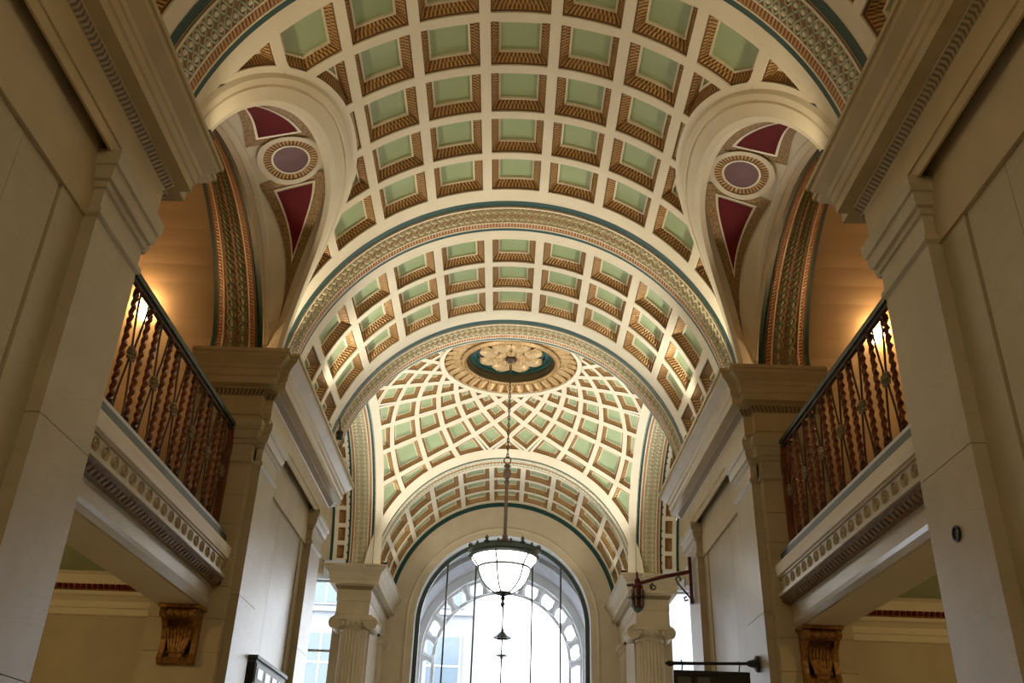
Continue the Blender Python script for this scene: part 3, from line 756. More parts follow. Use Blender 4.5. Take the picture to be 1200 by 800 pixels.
    for k in range(7):
        yc = 6.79 + .607 * k
        if yc < 10.5:
            o = link(sbm, 'curved_bar', r_, sub(r_, (xr, yc, base_z))); 
            link(rsm, 'rosette', r_, sub(r_, (xr, yc, base_z + .572)), (0, 0, 0 if s > 0 else pi))
        for dd in (-.19, .19):
            if yc + dd < 10.5: link(twm, 'twisted_baluster', r_, sub(r_, (xr, yc + dd, base_z)))
    MB().box(xr - .035, xr + .035, 10.52, 10.595, 3.0, 4.36).build('end_post', RUST, r_)
    # --- corbel under the far end of the balcony
    c = thing('corbel', (s * 3.52, 10.6, 1.5), 'gilded scroll corbel under the balcony beside the pier with ' + PW, 'corbel', 'gilded corbels under the balconies')
    P2 = [(10.598, 2.09), (10.598, 1.50), (10.56, 1.49), (10.52, 1.51), (10.50, 1.56), (10.53, 1.62), (10.54, 1.75), (10.51, 1.86), (10.45, 1.93), (10.41, 1.96),
          (10.36, 1.955), (10.325, 1.985), (10.325, 2.02), (10.345, 2.05), (10.36, 2.06)]
    for a_, b2 in ((3.32, 3.38), (3.66, 3.72)):
        MB().prism(P2, lambda u, w_, x: (s * x, u, w_), a_, b2).build('scroll_cheek', DGOLD, c)
    P3 = [(min(u + (.075 if 1.60 < w_ < 1.97 else .02), 10.598), w_) for u, w_ in P2]
    MB().prism(P3, lambda u, w_, x: (s * x, u, w_), 3.38, 3.66).build('scroll_body', DGOLD, c)
    mb = MB(); bx(mb, 3.29, 3.75, 10.33, 10.6, 2.06, 2.098); mb.build('abacus', DGOLD, c)
    mb = MB()
    for j in range(-3, 4):
        sp = .036 * j
        mb.tube([(s * (3.52 + sp * .45), 10.52, 1.56), (s * (3.52 + sp * .75), 10.515, 1.66), (s * (3.52 + sp), 10.53, 1.76), (s * (3.52 + sp * 1.1), 10.50, 1.84), (s * (3.52 + sp * 1.1), 10.46, 1.87)],
                [.016, .022, .024, .020, .010], 6)
    mb.lathe([(.012, -.10), (.020, 0), (.012, .10)], (s * 3.52, 10.50, 1.615), 8, ax='x')
    mb.build('acanthus_leaf', DGOLD, c)
    rm_ = MB()
    for xx in (3.36, 3.44, 3.52, 3.60, 3.68): rm_.lathe([(.032, -.035), (.042, 0), (.032, .035)], (s * xx, 10.35, 2.0), 10, ax='x')
    rm_.build('scroll_roll', DGOLD, c)
    # --- sconces on the gallery end wall
    for i, (xx, zz) in enumerate(((4.93, 6.06),) if s < 0 else ((4.93, 6.09), (5.35, 6.12))): pass
    scn = thing('wall_sconce', (s * 4.80, 11.0, 6.05), 'brass wall sconce with %s on the gallery wall' % ('a single lit bulb' if s < 0 else 'two lit bulbs'), 'sconce')
    MB().lathe([(.001, -.05), (.08, -.045), (.125, -.02), (.13, 0)], (s * 4.70, 11.0, 6.19), 18, ax='y').build('back_plate', DGOLD, scn)
    MB().tube([(s * 4.70, 10.97, 6.19), (s * 4.74, 10.80, 6.12), (s * 4.84, 10.70, 6.14), (s * 4.90, 10.70, 6.10)], .018, 6).build('arm', DGOLD, scn)
    for xx, zb_ in (((4.84, 5.90),) if s < 0 else ((4.81, 5.91), (4.95, 6.0))):
        MB().lathe([(.02, .17), (.05, .15), (.06, .08), (.02, .08)], (s * xx, 10.70, zb_), 12).build('cup', DGOLD, scn)
        MB().lathe([(.001, -.085), (.045, -.07), (.062, -.02), (.06, .04), (.035, .09)], (s * xx, 10.70, zb_), 12).build('bulb', BULB, scn)
    light('sconce_light', 'POINT', (s * 4.86, 10.58, 5.95), 17, (1.0, 0.60, 0.26), .06)
    # warm ceiling lamp under the gallery
    d_ = thing('ceiling_downlight', (s * 5.2, 8.6, 2.44), 'small warm downlight under the gallery ceiling', 'lamp', 'downlights under the galleries')
    MB().lathe([(.12, 2.50), (.12, 2.46), (.09, 2.45)], (s * 5.2, 8.6, 0), 16).build('housing', DGOLD, d_)
    MB().lathe([(.09, 2.45), (.001, 2.445)], (s * 5.2, 8.6, 0), 16).build('lens', BULB, d_)
    light('downlight_light', 'POINT', (s * 5.2, 8.6, 2.30), 11, (1.0, 0.68, 0.30), .08)
side(-1); side(1)

# ------------------------------------------------------------------ far corner: columns, window wall, side arms
def ionic(sg, y, label, x=3.32, r=.31):
    label += ' behind the bracket lantern' if sg > 0 else ' beyond the pier with the notice case'
    t = thing('ionic_column', (sg * x, y, -ZO), label, 'column', 'ionic columns before the window bay')
    prof = []; rows = []; NF = 24
    zt, zb = 3.86, -1.35
    for i in range(9):
        f = i / 8; z = zb + (zt - zb) * f; rr = r * (1.06 - .09 * f ** 1.5); row = []
        for k in range(NF):
            for j, q in ((0, 1.0), (.28, 1.0), (.42, .955), (.64, .93), (.86, .955)):
                a = 2 * pi * (k + j) / NF; row.append((sg * x + rr * q * cos(a), y + rr * q * sin(a), z))
        rows.append(row)
    MB().grid(rows, 0, closed=True).build('shaft', TANSTONE, t)
    MB().lathe([(r * 1.45, -1.6), (r * 1.45, -1.5), (r * 1.3, -1.47), (r * 1.2, -1.43), (r * 1.28, -1.38), (r * 1.06, -1.34)], (sg * x, y, 0), 32).build('base', TANSTONE, t)
    c = MB().lathe([(r * .97, 3.84), (r * 1.05, 3.87), (r * .98, 3.90), (r * 1.0, 3.95), (r * 1.18, 4.02), (r * 1.2, 4.06), (r * .9, 4.08)], (sg * x, y, 0), 32).build('capital', TANSTONE, t)
    MB().box(sg * x - .42, sg * x + .42, y - .36, y + .36, 4.06, 4.17).build('abacus', TANSTONE, t)
    for sx in (-1, 1):
        v = MB(); cx, cz = sg * x + sx * .40, 4.00
        v.lathe([(.145, -.33), (.12, -.18), (.10, 0), (.12, .18), (.145, .33)], (cx, y, cz), 20, ax='y')
        for e in (-1, 1):
            v.lathe([(.145, e * .33), (.135, e * .35), (.115, e * .335), (.10, e * .352), (.075, e * .335), (.06, e * .352), (.04, e * .34), (.001, e * .36)], (cx, y, cz), 20, ax='y')
        v.build('volute', TANSTONE, c)
    eg = MB().sphere((0, 0, 0), .042, 8, sz=1.4).mesh('egg', STONE)
    for k in range(5): link(eg, 'egg', t, sub(t, (sg * x + (k - 2) * .12, y - r * 1.08, 3.99)))
    return t
def block(sg):
    t = thing('entablature_block', (sg * 3.35, 21.4, 4.17), 'stone entablature on the scroll column ' + ('behind the bracket lantern' if sg > 0 else 'beyond the pier with the notice case'), 'entablature', 'entablatures over the ionic columns')
    path = [(-3.70, 22.0), (-3.70, 21.1), (-3.0, 21.1), (-3.0, 24.4)]
    if sg > 0: path = [(-x, y) for x, y in path][::-1]
    prof = [(d, z if z > 4.40 else 4.17 + (z - 4.36)) for d, z in ENT]
    mb = MB(); sweep(mb, path, prof, 0, ENTM)
    a, b = sorted((sg * 3.0, sg * 3.7)); mb.box(a, b, 21.1, 22.0, 4.17, 5.2)
    mb.build('entablature', [TANSTONE, EGG], t)
for sg in (-1, 1):
    ionic(sg, 21.45, 'fluted stone column with a scroll capital')
    block(sg)
    nm = 'left' if sg < 0 else 'right'
    def bx(mb, x0, x1, y0, y1, z0, z1, m=0):
        a, b = sorted((sg * x0, sg * x1)); mb.box(a, b, y0, y1, z0, z1, m)
    w = MB(); bx(w, 3.06, 3.6, 21.95, 24.6, -1.6, 4.17); bx(w, 3.03, 3.90, 21.88, 22.5, -1.6, 4.16); bx(w, 3.10, 3.6, 22.0, 24.6, 4.1, 8.2)
    wo = w.build('wall_window_bay_' + nm, BEIGE); struct(wo, 'stone side wall between the ionic column and the window'); BASE[wo.name] = (0, 0, -ZO)
    p_ = MB(); bx(p_, 2.98, 3.07, 23.7, 24.4, -1.6, 4.0); p_.build('pilaster', BEIGE, wo)
    path = [(-3.06, 23.7), (-2.98, 23.7), (-2.98, 24.4)]
    if sg > 0: path = [(-x, y) for x, y in path][::-1]
    sweep(MB(), path, [(0, 3.98), (.05, 4.0), (.05, 4.06), (.09, 4.08), (.09, 4.17), (0, 4.17)]).build('pilaster_capital', BEIGE, wo)
    # side arm of the crossing: barrel vault, end wall with an arched opening
    n_ = 48; ts = [-TH + 2 * TH * k / n_ for k in range(n_ + 1)]
    def AV(t, x, r_=R): return (sg * x, CY + r_ * sin(t), ZC + r_ * cos(t))
    v = MB()
    v.grid([[AV(t, x) for t in ts] for x in (3.57, 3.63)], 0)
    for k in range(22):
        t0, t1 = -TH + 2 * TH * k / 22, -TH + 2 * TH * (k + 1) / 22; d_ = .05 / R
        v.add([AV(t0, 3.63), AV(t1, 3.63), AV(t1, 3.83), AV(t0, 3.83), AV(t0 + d_, 3.65), AV(t1 - d_, 3.65), AV(t1 - d_, 3.81), AV(t0 + d_, 3.81)],
              [(0, 1, 5, 4), (1, 2, 6, 5), (2, 3, 7, 6), (3, 0, 4, 7)], 0)
    v.grid([[AV(t, x) for t in ts] for x in (3.83, 3.90)], 0)
    v.grid([[AV(t, x, R - .01) for t in ts] for x in (3.90, 3.96)], 1)
    v.grid([[AV(t, x) for t in ts] for x in (3.96, 8.0)], 2)
    arm = v.build('ceiling_side_arm_' + nm, [CREAM, TEAL, BEIGE]); struct(arm, 'barrel vault of the side arm beyond the arch under the dome'); BASE[arm.name] = (0, 0, -ZO)
    for k in range(22):
        t0, t1 = -TH + 2 * TH * k / 22, -TH + 2 * TH * (k + 1) / 22; d_ = .05 / R; e_ = .10 / R
        o = MB().grid([[AV(t0 + d_, 3.65), AV(t1 - d_, 3.65), AV(t1 - d_, 3.81), AV(t0 + d_, 3.81)],
                   [AV(t0 + e_, 3.70, R + .08), AV(t1 - e_, 3.70, R + .08), AV(t1 - e_, 3.76, R + .08), AV(t0 + e_, 3.76, R + .08)]], 0, closed=True, uv=True).build('coffer', GILT, arm)
        MB().add([AV(t0 + e_, 3.70, R + .08), AV(t1 - e_, 3.70, R + .08), AV(t1 - e_, 3.76, R + .08), AV(t0 + e_, 3.76, R + .08)], [(0, 1, 2, 3)]).build('coffer_panel', GILT, o)
    w = MB(); bx(w, 3.94, 8.0, 14.6, 14.92, -1.6, 6.2); bx(w, 4.12, 8.0, 20.9, 21.15, 5.02, 8.2); bx(w, 3.94, 4.2, 11.3, 14.92, -1.6, 8.2)
    struct(w.build('wall_side_arm_' + nm, BEIGE), 'stone wall of the side arm of the crossing')

def arch_wall(name, label, fn, half, z1, rr, za, thick, m, zb=-1.6, parent=None, reveal=None):
    """wall with a round-headed opening; fn(u, z, d): u across, d through the wall"""
    mb = MB(); n = 40
    for d in (0, thick):
        mb.grid([[fn(rr * cos(a), za + rr * sin(a), d) for a in [pi * k / n for k in range(n + 1)]], [fn(half * cos(a) if 0 < k < n else half * cos(a), z1, d) for k, a in enumerate([pi * k / n for k in range(n + 1)])]], 0)
        for s_ in (-1, 1): mb.add([fn(s_ * rr, zb, d), fn(s_ * half, zb, d), fn(s_ * half, z1, d), fn(s_ * rr, za, d)], [(0, 1, 2, 3)], 0)
    pts = [(rr, zb)] + [(rr * cos(pi * k / n), za + rr * sin(pi * k / n)) for k in range(n + 1)] + [(-rr, zb)]
    mb.grid([[fn(u, z, 0) for u, z in pts], [fn(u, z, thick) for u, z in pts]], 1 if reveal else 0)
    o = mb.build(name, [m, reveal] if reveal else m, parent)
    if parent is None: struct(o, label); BASE[o.name] = (0, 0, -ZO)
    return o
def endf(u, z, d): return (u, 24.4 + d, z)
we = arch_wall('wall_window', 'beige stone wall with a great round-headed window opening', endf, 3.1, 8.2, 2.27, 4.74, .5, BEIGE, reveal=OUTPALE)
def ring(mb, fn, r_list, za, zb=-1.6, n=40, m=0, uv=False):
    rows = []
    for rr, d in r_list:
        rows.append([fn(rr, zb, d)] + [fn(rr * cos(pi * k / n), za + rr * sin(pi * k / n), d) for k in range(n + 1)] + [fn(-rr, zb, d)])
    mb.grid(rows, m, uv=uv); return mb
ring(MB(), endf, [(2.50, 0), (2.50, -.035), (2.47, -.05), (2.44, -.035), (2.42, -.02), (2.28, -.02), (2.27, 0)], 4.74).build('window_moulding', BEIGE, we)

def window(name, label, fn, rr, za, zb=-1.2, bars=5, m=IRON):
    w = thing(name, fn(0, zb, 0), label, None, None, 'structure')
    ring(MB(), fn, [(rr, -.04), (rr - .11, -.04), (rr - .11, .04), (rr, .04)], za, zb).build('window_frame', m, w)
    xs = [(-rr + 2 * rr * (k + 1) / (bars + 1)) for k in range(bars)]
    for x in xs:
        zt = za + sqrt(max((rr - .06) ** 2 - x * x, 0))
        mb = MB(); v = [fn(x + a, z, d) for z in (zb, zt) for a, d in ((-.022, -.05), (.022, -.05), (.022, .03), (-.022, .03))]
        mb.add(v, [(0, 1, 5, 4), (1, 2, 6, 5), (2, 3, 7, 6), (3, 0, 4, 7)], 0).build('mullion', m, w)
    ed = [-rr + .10] + xs + [rr - .10]
    for a, b in zip(ed[:-1], ed[1:]):
        ps = [fn(a + .02, zb, 0), fn(b - .02, zb, 0)]
        for k in range(7):
            x = b - .02 + (a - b + .04) * k / 6; ps.append(fn(x, za + sqrt(max((rr - .09) ** 2 - x * x, 0)), 0))
        MB().add(ps, [tuple(range(len(ps)))], 0).build('pane', GLASS, w)
    return w
window('window_1', 'great round-headed window with slim dark vertical bars', lambda u, z, d: (u, 24.80 + d, z), 2.27, 4.74)
# aisle windows beside the columns
for i, sg in enumerate((-1, 1)):
    def bx(mb, x0, x1, y0, y1, z0, z1, m=0):
        a, b = sorted((sg * x0, sg * x1)); mb.box(a, b, y0, y1, z0, z1, m)
    w = MB(); bx(w, 3.0, 4.3, 24.55, 24.95, -1.6, 6.6); bx(w, 7.0, 8.0, 24.55, 24.95, -1.6, 6.6); bx(w, 4.3, 7.0, 24.55, 24.95, 5.75, 6.6); bx(w, 7.7, 8.0, 20.9, 24.6, -1.6, 6.6)
    bx(w, 3.6, 8.0, 21.2, 24.9, 6.4, 6.6)
    nm = 'left' if sg < 0 else 'right'
    struct(w.build('wall_aisle_' + nm, OUTPALE), 'pale wall of the aisle with a tall bright window')
    wt = thing('window_%d' % (i + 2), (sg * 5.65, 24.7, -1.6), 'tall aisle window glimpsed between a pier and an ionic column', None, None, 'structure')
    for x in (4.33, 5.2, 6.1, 6.97): mb = MB(); bx(mb, x - .03, x + .03, 24.68, 24.74, -1.6, 5.75); mb.build('mullion', STEEL, wt)
    for z in (2.2, 3.95, 5.72): mb = MB(); bx(mb, 4.3, 7.0, 24.68, 24.74, z - .03, z + .03); mb.build('transom', STEEL, wt)
    for x0, x1 in ((4.36, 5.17), (5.23, 6.07), (6.13, 6.94)):
        mb = MB(); a, b = sorted((sg * x0, sg * x1)); mb.add([(a, 24.71, -1.6), (b, 24.71, -1.6), (b, 24.71, 5.7), (a, 24.71, 5.7)], [(0, 1, 2, 3)]).build('pane', GLASS, wt)
    fn = lambda u, z, d: (sg * (7.7 + d), CY + u, z)
    w = MB(); bx(w, 7.7, 8.0, CY - 3.1, CY + 3.1, -1.6, 8.4)
    struct(w.build('wall_transept_' + nm, BEIGE), 'plain stone end wall of a side arm')
    w = MB(); bx(w, 7.7, 8.0, -3.9, 1.8, -1.6, 5.6)
    struct(w.build('wall_entrance_arm_' + nm, BEIGE), 'stone end wall of an arm of the entrance crossing')
struct(MB().box(-3.2, 3.2, -7.7, -7.3, -1.6, 8.4).build('wall_entrance', BEIGE), 'stone wall at the entrance end of the hall')
# entrance crossing overhead and beside the camera, plain
w = MB(); ts = [-TH + 2 * TH * k / 48 for k in range(49)]
w.grid([[NV(t, y, R) for t in ts] for y in (-7.4, 2.95)])
for sg in (-1, 1):
    a, b = sorted((sg * 2.9, sg * 8.0)); w.box(a, b, -7.4, 2.1, 5.5, 5.7)
struct(w.build('ceiling_entrance', CREAM), 'plain cream vault over the entrance crossing')
for sg, nm in ((-1, 'left'), (1, 'right')):
    w = MB(); a, b = sorted((sg * 3.1, sg * 8.0)); w.box(a, b, -7.4, -3.9, -1.6, 5.5)
    struct(w.build('wall_entrance_bay_' + nm, BEIGE), 'stone side wall beside the entrance')
    w = MB(); a, b = sorted((sg * 3.96, sg * 8.0)); w.box(a, b, 1.8, 5.79, -1.6, 8.2)
    struct(w.build('wall_behind_pier_' + nm, BEIGE), 'stone wall closing the space behind a pier')
struct(MB().box(-8.2, 8.2, -7.8, 25.0, -1.75, -1.6).build('floor', FLOORM), 'pale polished stone floor of the hall')
# solid roof over the vaults keeps daylight out
w = MB(); w.box(-8.2, 8.2, -7.8, 25.0, 9.75, 9.9)
for sg in (-1, 1): a, b = sorted((sg * 8.0, sg * 8.2)); w.box(a, b, 2.0, 14.8, -1.6, 9.8); w.box(a, b, -7.8, 25, 8.0, 9.8)
w.box(-8.2, 8.2, -7.9, -7.7, 7.9, 9.8); w.box(-8.2, 8.2, 24.9, 25.1, 7.9, 9.8)
struct(w.build('roof', OUTSTONE), 'roof over the vaults')

# ------------------------------------------------------------------ lamps
def chain(mb, x, y, z0, z1, pitch=.085, r=.012):
    n = int((z1 - z0) / pitch)
    for k in range(n):
        zc_ = z0 + pitch * (k + .5); a = (k % 2) * pi / 2
        pts = [(x + .020 * cos(q) * cos(a), y + .020 * cos(q) * sin(a), zc_ + .052 * sin(q)) for q in [2 * pi * j / 8 for j in range(9)]]
        mb.tube(pts, r, 4)
def pendant(y, zoff, label, top, glass):
    t = thing('pendant_lamp', (0, y, 3.75 + zoff), label, 'lamp'); Z = lambda z: z + zoff
    MB().lathe([(.001, Z(4.0)), (.10, Z(4.02)), (.22, Z(4.07)), (.33, Z(4.15)), (.42, Z(4.26)), (.475, Z(4.38)), (.505, Z(4.50)), (.535, Z(4.56)), (.62, Z(4.66)), (.64, Z(4.72))], (0, y, 0), 40).build('glass_bowl', glass, t, smooth=True)
    MB().lathe([(.63, Z(4.69)), (.70, Z(4.72)), (.715, Z(4.76)), (.70, Z(4.83)), (.66, Z(4.84)), (.62, Z(4.83))], (0, y, 0), 48).build('rim', IRON, t)
    MB().lathe([(.505, Z(4.48)), (.53, Z(4.50)), (.515, Z(4.52))], (0, y, 0), 40).build('band', IRON, t)
    for k in range(6):
        a = 2 * pi * (k + .25) / 6
        MB().tube([(rr * cos(a), y + rr * sin(a), Z(z)) for rr, z in ((.11, 4.01), (.23, 4.06), (.34, 4.14), (.43, 4.25), (.485, 4.375), (.515, 4.50), (.55, 4.56), (.65, 4.70))], .016, 5).build('strap', IRON, t)
    fm = MB().lathe([(.0, 0), (.04, .0), (.06, .04), (.022, .07), (.04, .105), (.001, .17)], (0, 0, 0), 6).mesh('crest', IRON)
    for k in range(18):
        a = 2 * pi * k / 18; o = link(fm, 'crest', t, sub(t, (.68 * cos(a), y + .68 * sin(a), Z(4.83))))
        if k % 3: o.scale = (.7, .7, .55)
    MB().lathe([(.001, Z(3.74)), (.03, Z(3.78)), (.045, Z(3.83)), (.02, Z(3.88)), (.05, Z(3.93)), (.03, Z(3.97)), (.12, Z(4.0)), (.17, Z(4.03)), (.15, Z(4.05))], (0, y, 0), 16).build('finial', IRON, t)
    MB().lathe([(.62, Z(4.80)), (.40, Z(4.86)), (.15, Z(4.95)), (.10, Z(5.0)), (.06, Z(5.05))], (0, y, 0), 32).build('canopy', DARKIRON, t)
    MB().lathe([(.10, Z(5.02)), (.11, Z(5.05)), (.05, Z(5.10)), (.06, Z(5.14)), (.035, Z(5.18)), (.035, Z(6.20)), (.05, Z(6.22)), (.055, Z(6.27)), (.03, Z(6.30)), (.07, Z(6.36)), (.085, Z(6.44)), (.07, Z(6.52)), (.03, Z(6.55)), (.075, Z(6.58)), (.06, Z(6.62)), (.02, Z(6.64))], (0, y, 0), 16).build('stem', DARKIRON, t)
    mb = MB(); mb.tube([(.07 * cos(q), y, Z(6.72) + .075 * sin(q)) for q in [2 * pi * j / 12 for j in range(13)]], .014, 5)
    chain(mb, 0, y, Z(6.78), top); mb.build('chain', DARKIRON, t)
pendant(CY, 0.0, 'large white glass bowl lamp hanging on a chain from the dome', ZR + .10, MILK)
pendant(-0.84, 0.6, 'unseen white glass bowl lamp added over the entrance crossing for warm light', 7.9, MILKFILL)  # unseen twin lamp, added to throw warm light on the near bay

# floodlights on the cornices, aimed at the vaults
def flood(x, y, aim, energy, color, where, spot=120):
    z = ZS + .02
    t = thing('cornice_floodlight', (x, y, z), 'small black floodlight on a cornice aimed at ' + where, 'floodlight', 'floodlights on the cornices')
    MB().box(x - .06, x + .06, y - .06, y + .06, z, z + .04).build('housing', BLACK, t)
    MB().box(x - .045, x + .045, y - .045, y + .045, z + .04, z + .045).build('lens', MILK, t)
    light('flood_light', 'SPOT', (x, y, z + .08), energy, color, .05, aim, spot)
for sg in (-1, 1):
    flood(sg * 2.70, 10.95, (-sg * .9, -.9, 1), 55, (1.0, .85, .60), 'the gallery vault from the dome side')
    flood(sg * 2.70, 6.30, (-sg * 1.2, .8, 1), 34, (1.0, .82, .54), 'the gallery vault from an entrance-end pier')
    flood(sg * 2.70, 12.8, (-sg * 1.0, 0, 1), 120, (1.0, .93, .77), 'the three-row pier vault')
    flood(sg * 2.70, 15.3, (-sg * .8, .8, 1), 225, (1.0, .97, .88), 'the dome from a marble pier')
    flood(sg * 2.70, 20.82, (-sg * .9, -.9, 1), 190, (1.0, .96, .87), 'the dome from an ionic column')
    flood(sg * 2.70, 23.0, (-sg * 1.0, 0, 1), 34, (1.0, .90, .72), 'the narrow vault before the window')

# small dark spotlight hanging by the front edge of the dome
t = thing('spot_fitting', (-2.75, 14.1, 5.57), 'tiny black spotlight at the springing of the dome arch', 'spotlight')
MB().lathe([(.001, -.07), (.05, -.07), (.06, .05), (.03, .08), (.001, .08)], (-2.75, 14.1, 5.64), 12).build('head', BLACK, t)
MB().tube([(-2.75, 14.1, 5.71), (-2.80, 14.2, 5.96)], .012, 5).build('stem', BLACK, t)

# bracket lantern on the far right pier
t = thing('bracket_lantern', (2.95, 14.6, 3.2), 'dark red copper lantern on a scrolled iron wall bracket', 'lantern')
MB().box(2.93, 2.98, 14.57, 14.63, 3.22, 3.95).build('wall_bar', COPPER, t)
MB().tube([(2.95, 14.6, 3.72), (2.5, 14.6, 3.62), (2.10, 14.6, 3.50)], .032, 8).build('arm', COPPER, t)
MB().tube([(2.94, 14.6, 3.30), (2.86, 14.6, 3.40), (2.76, 14.6, 3.52), (2.72, 14.6, 3.60), (2.77, 14.6, 3.64), (2.80, 14.6, 3.60), (2.78, 14.6, 3.57)], .014, 6).build('brace_scroll', DARKIRON, t)
MB().tube([(2.36 + .055 * f * cos(q), 14.6, 3.46 + .055 * f * sin(q)) for q, f in [(pi / 2 + 2 * pi * k / 10, 1.0 - .05 * k) for k in range(15)]], .013, 6).build('hanging_scroll', DARKIRON, t)
MB().tube([(2.90, 14.6, 3.28), (2.85, 14.6, 3.26), (2.84, 14.6, 3.31), (2.88, 14.6, 3.33)], .014, 6).build('foot_scroll', DARKIRON, t)
MB().tube([(2.97, 14.6, 3.26), (3.0, 14.6, 3.24), (3.01, 14.6, 3.31)], .014, 6).build('wall_hook', DARKIRON, t)
MB().lathe([(.09, 3.42), (.085, 3.47), (.05, 3.50), (.05, 3.56), (.02, 3.60), (.018, 3.68), (.001, 3.70)], (2.11, 14.6, 0), 16).build('cap', COPPER, t)
MB().tube([(2.06, 14.6, 3.48), (1.97, 14.6, 3.475), (1.94, 14.6, 3.475)], [.03, .022, .006], 6).build('finial', DARKIRON, t)
MB().lathe([(.085, 3.13), (.10, 3.17), (.105, 3.26), (.115, 3.30), (.11, 3.38), (.09, 3.43), (.03, 3.45)], (2.11, 14.6, 0), 8).build('body', COPPER, t)
MB().lathe([(.11, 3.255), (.15, 3.27), (.15, 3.29), (.11, 3.30)], (2.11, 14.6, 0), 8).build('collar', DARKIRON, t)
MB().lathe([(.001, 3.05), (.04, 3.065), (.075, 3.10), (.085, 3.13)], (2.11, 14.6, 0), 12).build('glass_bottom', OUTGLASS, t)
for k in range(8):
    a = 2 * pi * (k + .5) / 8; MB().tube([(2.11 + .108 * cos(a), 14.6 + .108 * sin(a), 3.14), (2.11 + .125 * cos(a), 14.6 + .125 * sin(a), 3.40)], .012, 4).build('rib', STEEL, t)

# hanging board on the far right pier
t = thing('hanging_board', (2.45, 11.16, 1.0), 'dark framed board hanging from an iron rod on a pier', 'sign')
MB().lathe([(.095, 0), (.09, -.03), (.05, -.05), (.035, -.11), (.025, -.13)], (2.995, 11.16, 1.80), 18, ax='x').build('wall_rose', BLACK, t)
MB().tube([(2.9, 11.16, 1.80), (2.0, 11.16, 1.775)], .018, 8).build('rod', BLACK, t)
MB().tube([(2.02, 11.16, 1.775), (1.97, 11.16, 1.775), (1.95, 11.16, 1.775), (1.91, 11.16, 1.775)], [.018, .035, .03, .004], 8).build('finial', BLACK, t)
for x in (2.76, 2.10): MB().tube([(x, 11.16, 1.82), (x + .015, 11.16, 1.77), (x, 11.16, 1.69)], .008, 5).build('hook', BLACK, t)
MB().box(2.0, 2.88, 11.13, 11.19, 1.655, 1.70).build('top_rail', BLACK, t)
for x in (2.0, 2.85): MB().box(x, x + .03, 11.135, 11.185, .85, 1.655).build('side_rail', BLACK, t)
MB().box(2.0, 2.88, 11.135, 11.185, .82, .85).build('bottom_rail', BLACK, t)
MB().box(2.03, 2.85, 11.148, 11.172, .85, 1.655).build('board', mat('dark_green_board', (.012, .02, .016), None, 4, .35), t)
MB().box(2.05, 2.42, 11.144, 11.15, .9, 1.63).build('grey_panel', mat('grey_panel', (.10, .115, .11), None, 4, .35), t)
MB().box(2.20, 2.27, 11.140, 11.146, .9, 1.63).build('dark_bar', BLACK, t)

# notice case on the far left pier
t = thing('notice_case', (-3.0, 12.6, -.2), 'black glazed notice case with a row of four small white panes', 'notice case')
MB().box(-3.11, -2.95, 11.74, 13.44, -.2, 1.72).build('case', BLACK, t)
MB().box(-3.11, -2.92, 11.70, 13.48, 1.76, 1.80).build('cornice', SLATE, t)
MB().box(-3.11, -2.945, 11.74, 13.44, 1.72, 1.76).build('header', SLATE, t)
MB().box(-2.952, -2.940, 11.78, 13.40, 1.50, 1.72).build('pane_row', SLATE, t)
for k in range(4): MB().box(-2.942, -2.934, 11.86 + .40 * k, 12.12 + .40 * k, 1.55, 1.67).build('small_pane', WHITEB, t)  # four plain white panes
MB().box(-2.952, -2.936, 11.78, 13.40, 1.46, 1.49).build('rail', STEEL, t)
MB().box(-2.952, -2.944, 11.82, 13.36, -.1, 1.40).build('poster', WHITEB, t)

# ------------------------------------------------------------------ outside: porch arch, lantern, buildings
def pf(u, z, d): return (u, 25.4 + d, z)
po = thing('porch', (0, 27, -1.6), 'grey stone porch with a pierced round arch beyond the great window', 'porch')
mb = MB(); n = 40
rows = []
for y, rr in ((25.0, 2.75), (25.6, 2.75), (25.6, 2.62), (26.2, 2.62), (26.2, 2.5), (27.6, 2.5)):
    rows.append([(rr, y, -1.6)] + [(rr * cos(pi * k / n), y, 4.5 + rr * sin(pi * k / n)) for k in range(n + 1)] + [(-rr, y, -1.6)])
mb.grid(rows, 0); mb.build('barrel', OUTSTONE, po)
arch_wall('front_wall', '', lambda u, z, d: (u, 27.6 + d, z), 2.9, 7.6, 2.32, 4.42, .25, OUTPALE, parent=po)
ring(MB(), lambda u, z, d: (u, 27.9 + d, z), [(2.34, 0), (2.34, -.08), (2.26, -.08), (2.26, 0)], 4.4).build('outer_ring', OUTPALE, po)
ring(MB(), lambda u, z, d: (u, 27.9 + d, z), [(2.02, 0), (2.02, -.08), (1.93, -.08), (1.93, 0)], 4.3).build('inner_ring', OUTPALE, po)
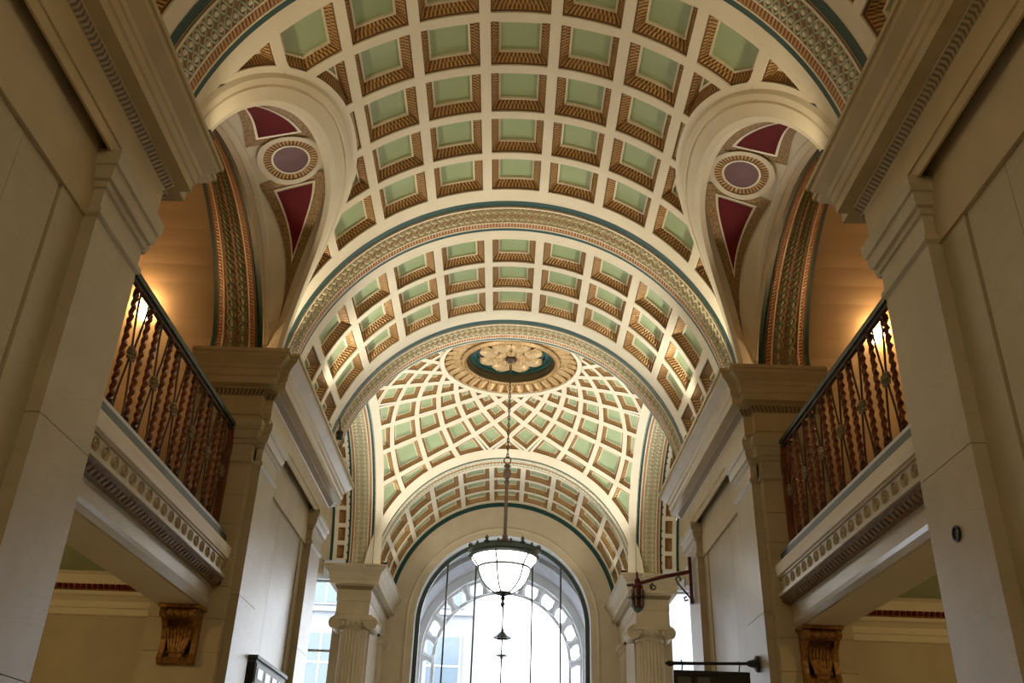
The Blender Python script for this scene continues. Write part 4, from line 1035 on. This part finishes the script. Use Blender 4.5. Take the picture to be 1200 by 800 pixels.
for k in range(13):
    a = pi * k / 12
    p0 = Vector((1.97 * cos(a), 27.86, 4.3 + 1.97 * sin(a))); p1 = Vector((2.30 * cos(a), 27.86, 4.4 + 2.30 * sin(a)))
    mb = MB(); mb.tube([p0, p0.lerp(p1, .5), p1], [.16, .09, .16], 6); mb.build('tracery_bar', OUTPALE, po)
t = thing('street_lantern', (0, 27.0, 4.2), 'glazed hexagonal lantern hanging in the porch outside the window', 'lantern')
MB().tube([(0, 27.0, 5.1), (0, 27.0, 6.95)], .016, 6).build('rod', IRON, t)
MB().lathe([(.001, 5.12), (.04, 5.08), (.05, 5.0), (.10, 4.98), (.27, 4.84), (.26, 4.81), (.20, 4.81)], (0, 27, 0), 6).build('roof', IRON, t)
MB().lathe([(.001, 4.20), (.03, 4.24), (.05, 4.30), (.16, 4.33), (.17, 4.36), (.14, 4.37)], (0, 27, 0), 6).build('base', IRON, t)
for k in range(6):
    a = 2 * pi * k / 6; MB().tube([(.145 * cos(a), 27 + .145 * sin(a), 4.35), (.205 * cos(a), 27 + .205 * sin(a), 4.82)], .016, 4).build('glazing_bar', IRON, t)
struct(MB().box(-40, 40, 25.05, 90, -1.9, -1.7).build('street', PAVE), 'pale street paving outside')
def building(x0, x1, y, z1, label, cols, rows_):
    b = thing('stone_building', ((x0 + x1) / 2, y, -1.7), label, 'building')
    MB().box(x0, x1, y, y + 5, -1.7, z1).build('facade', OUTFACE, b)
    for zz in rows_:
        MB().box(x0 - .1, x1 + .1, y - .22, y, zz - .42, zz - .2).build('string_course', OUTFACE, b)
        for x in cols:
            f = MB().box(x - .85, x + .85, y - .08, y + .05, zz - .1, zz + 2.7).build('window', OUTFACE, b)
            MB().box(x - .72, x + .72, y - .10, y - .07, zz, zz + 2.6).build('pane', OUTGLASS, f)
            MB().box(x - .03, x + .03, y - .13, y - .09, zz, zz + 2.6).build('sash_bar', OUTPALE, f)
            MB().box(x - .72, x + .72, y - .13, y - .09, zz + 1.3, zz + 1.36).build('sash_bar', OUTPALE, f)
    return b
building(-16, -1.4, 44, 16, 'pale stone building across the street seen through the great window', (-2.7, -5.5, -8.3, -11.1), (1.2, 5.2, 9.2))
building(8, 20, 44, 11, 'pale lower building across the street beyond the aisle window', (9.8, 12.6, 15.4, 18.2), (1.2, 5.2))
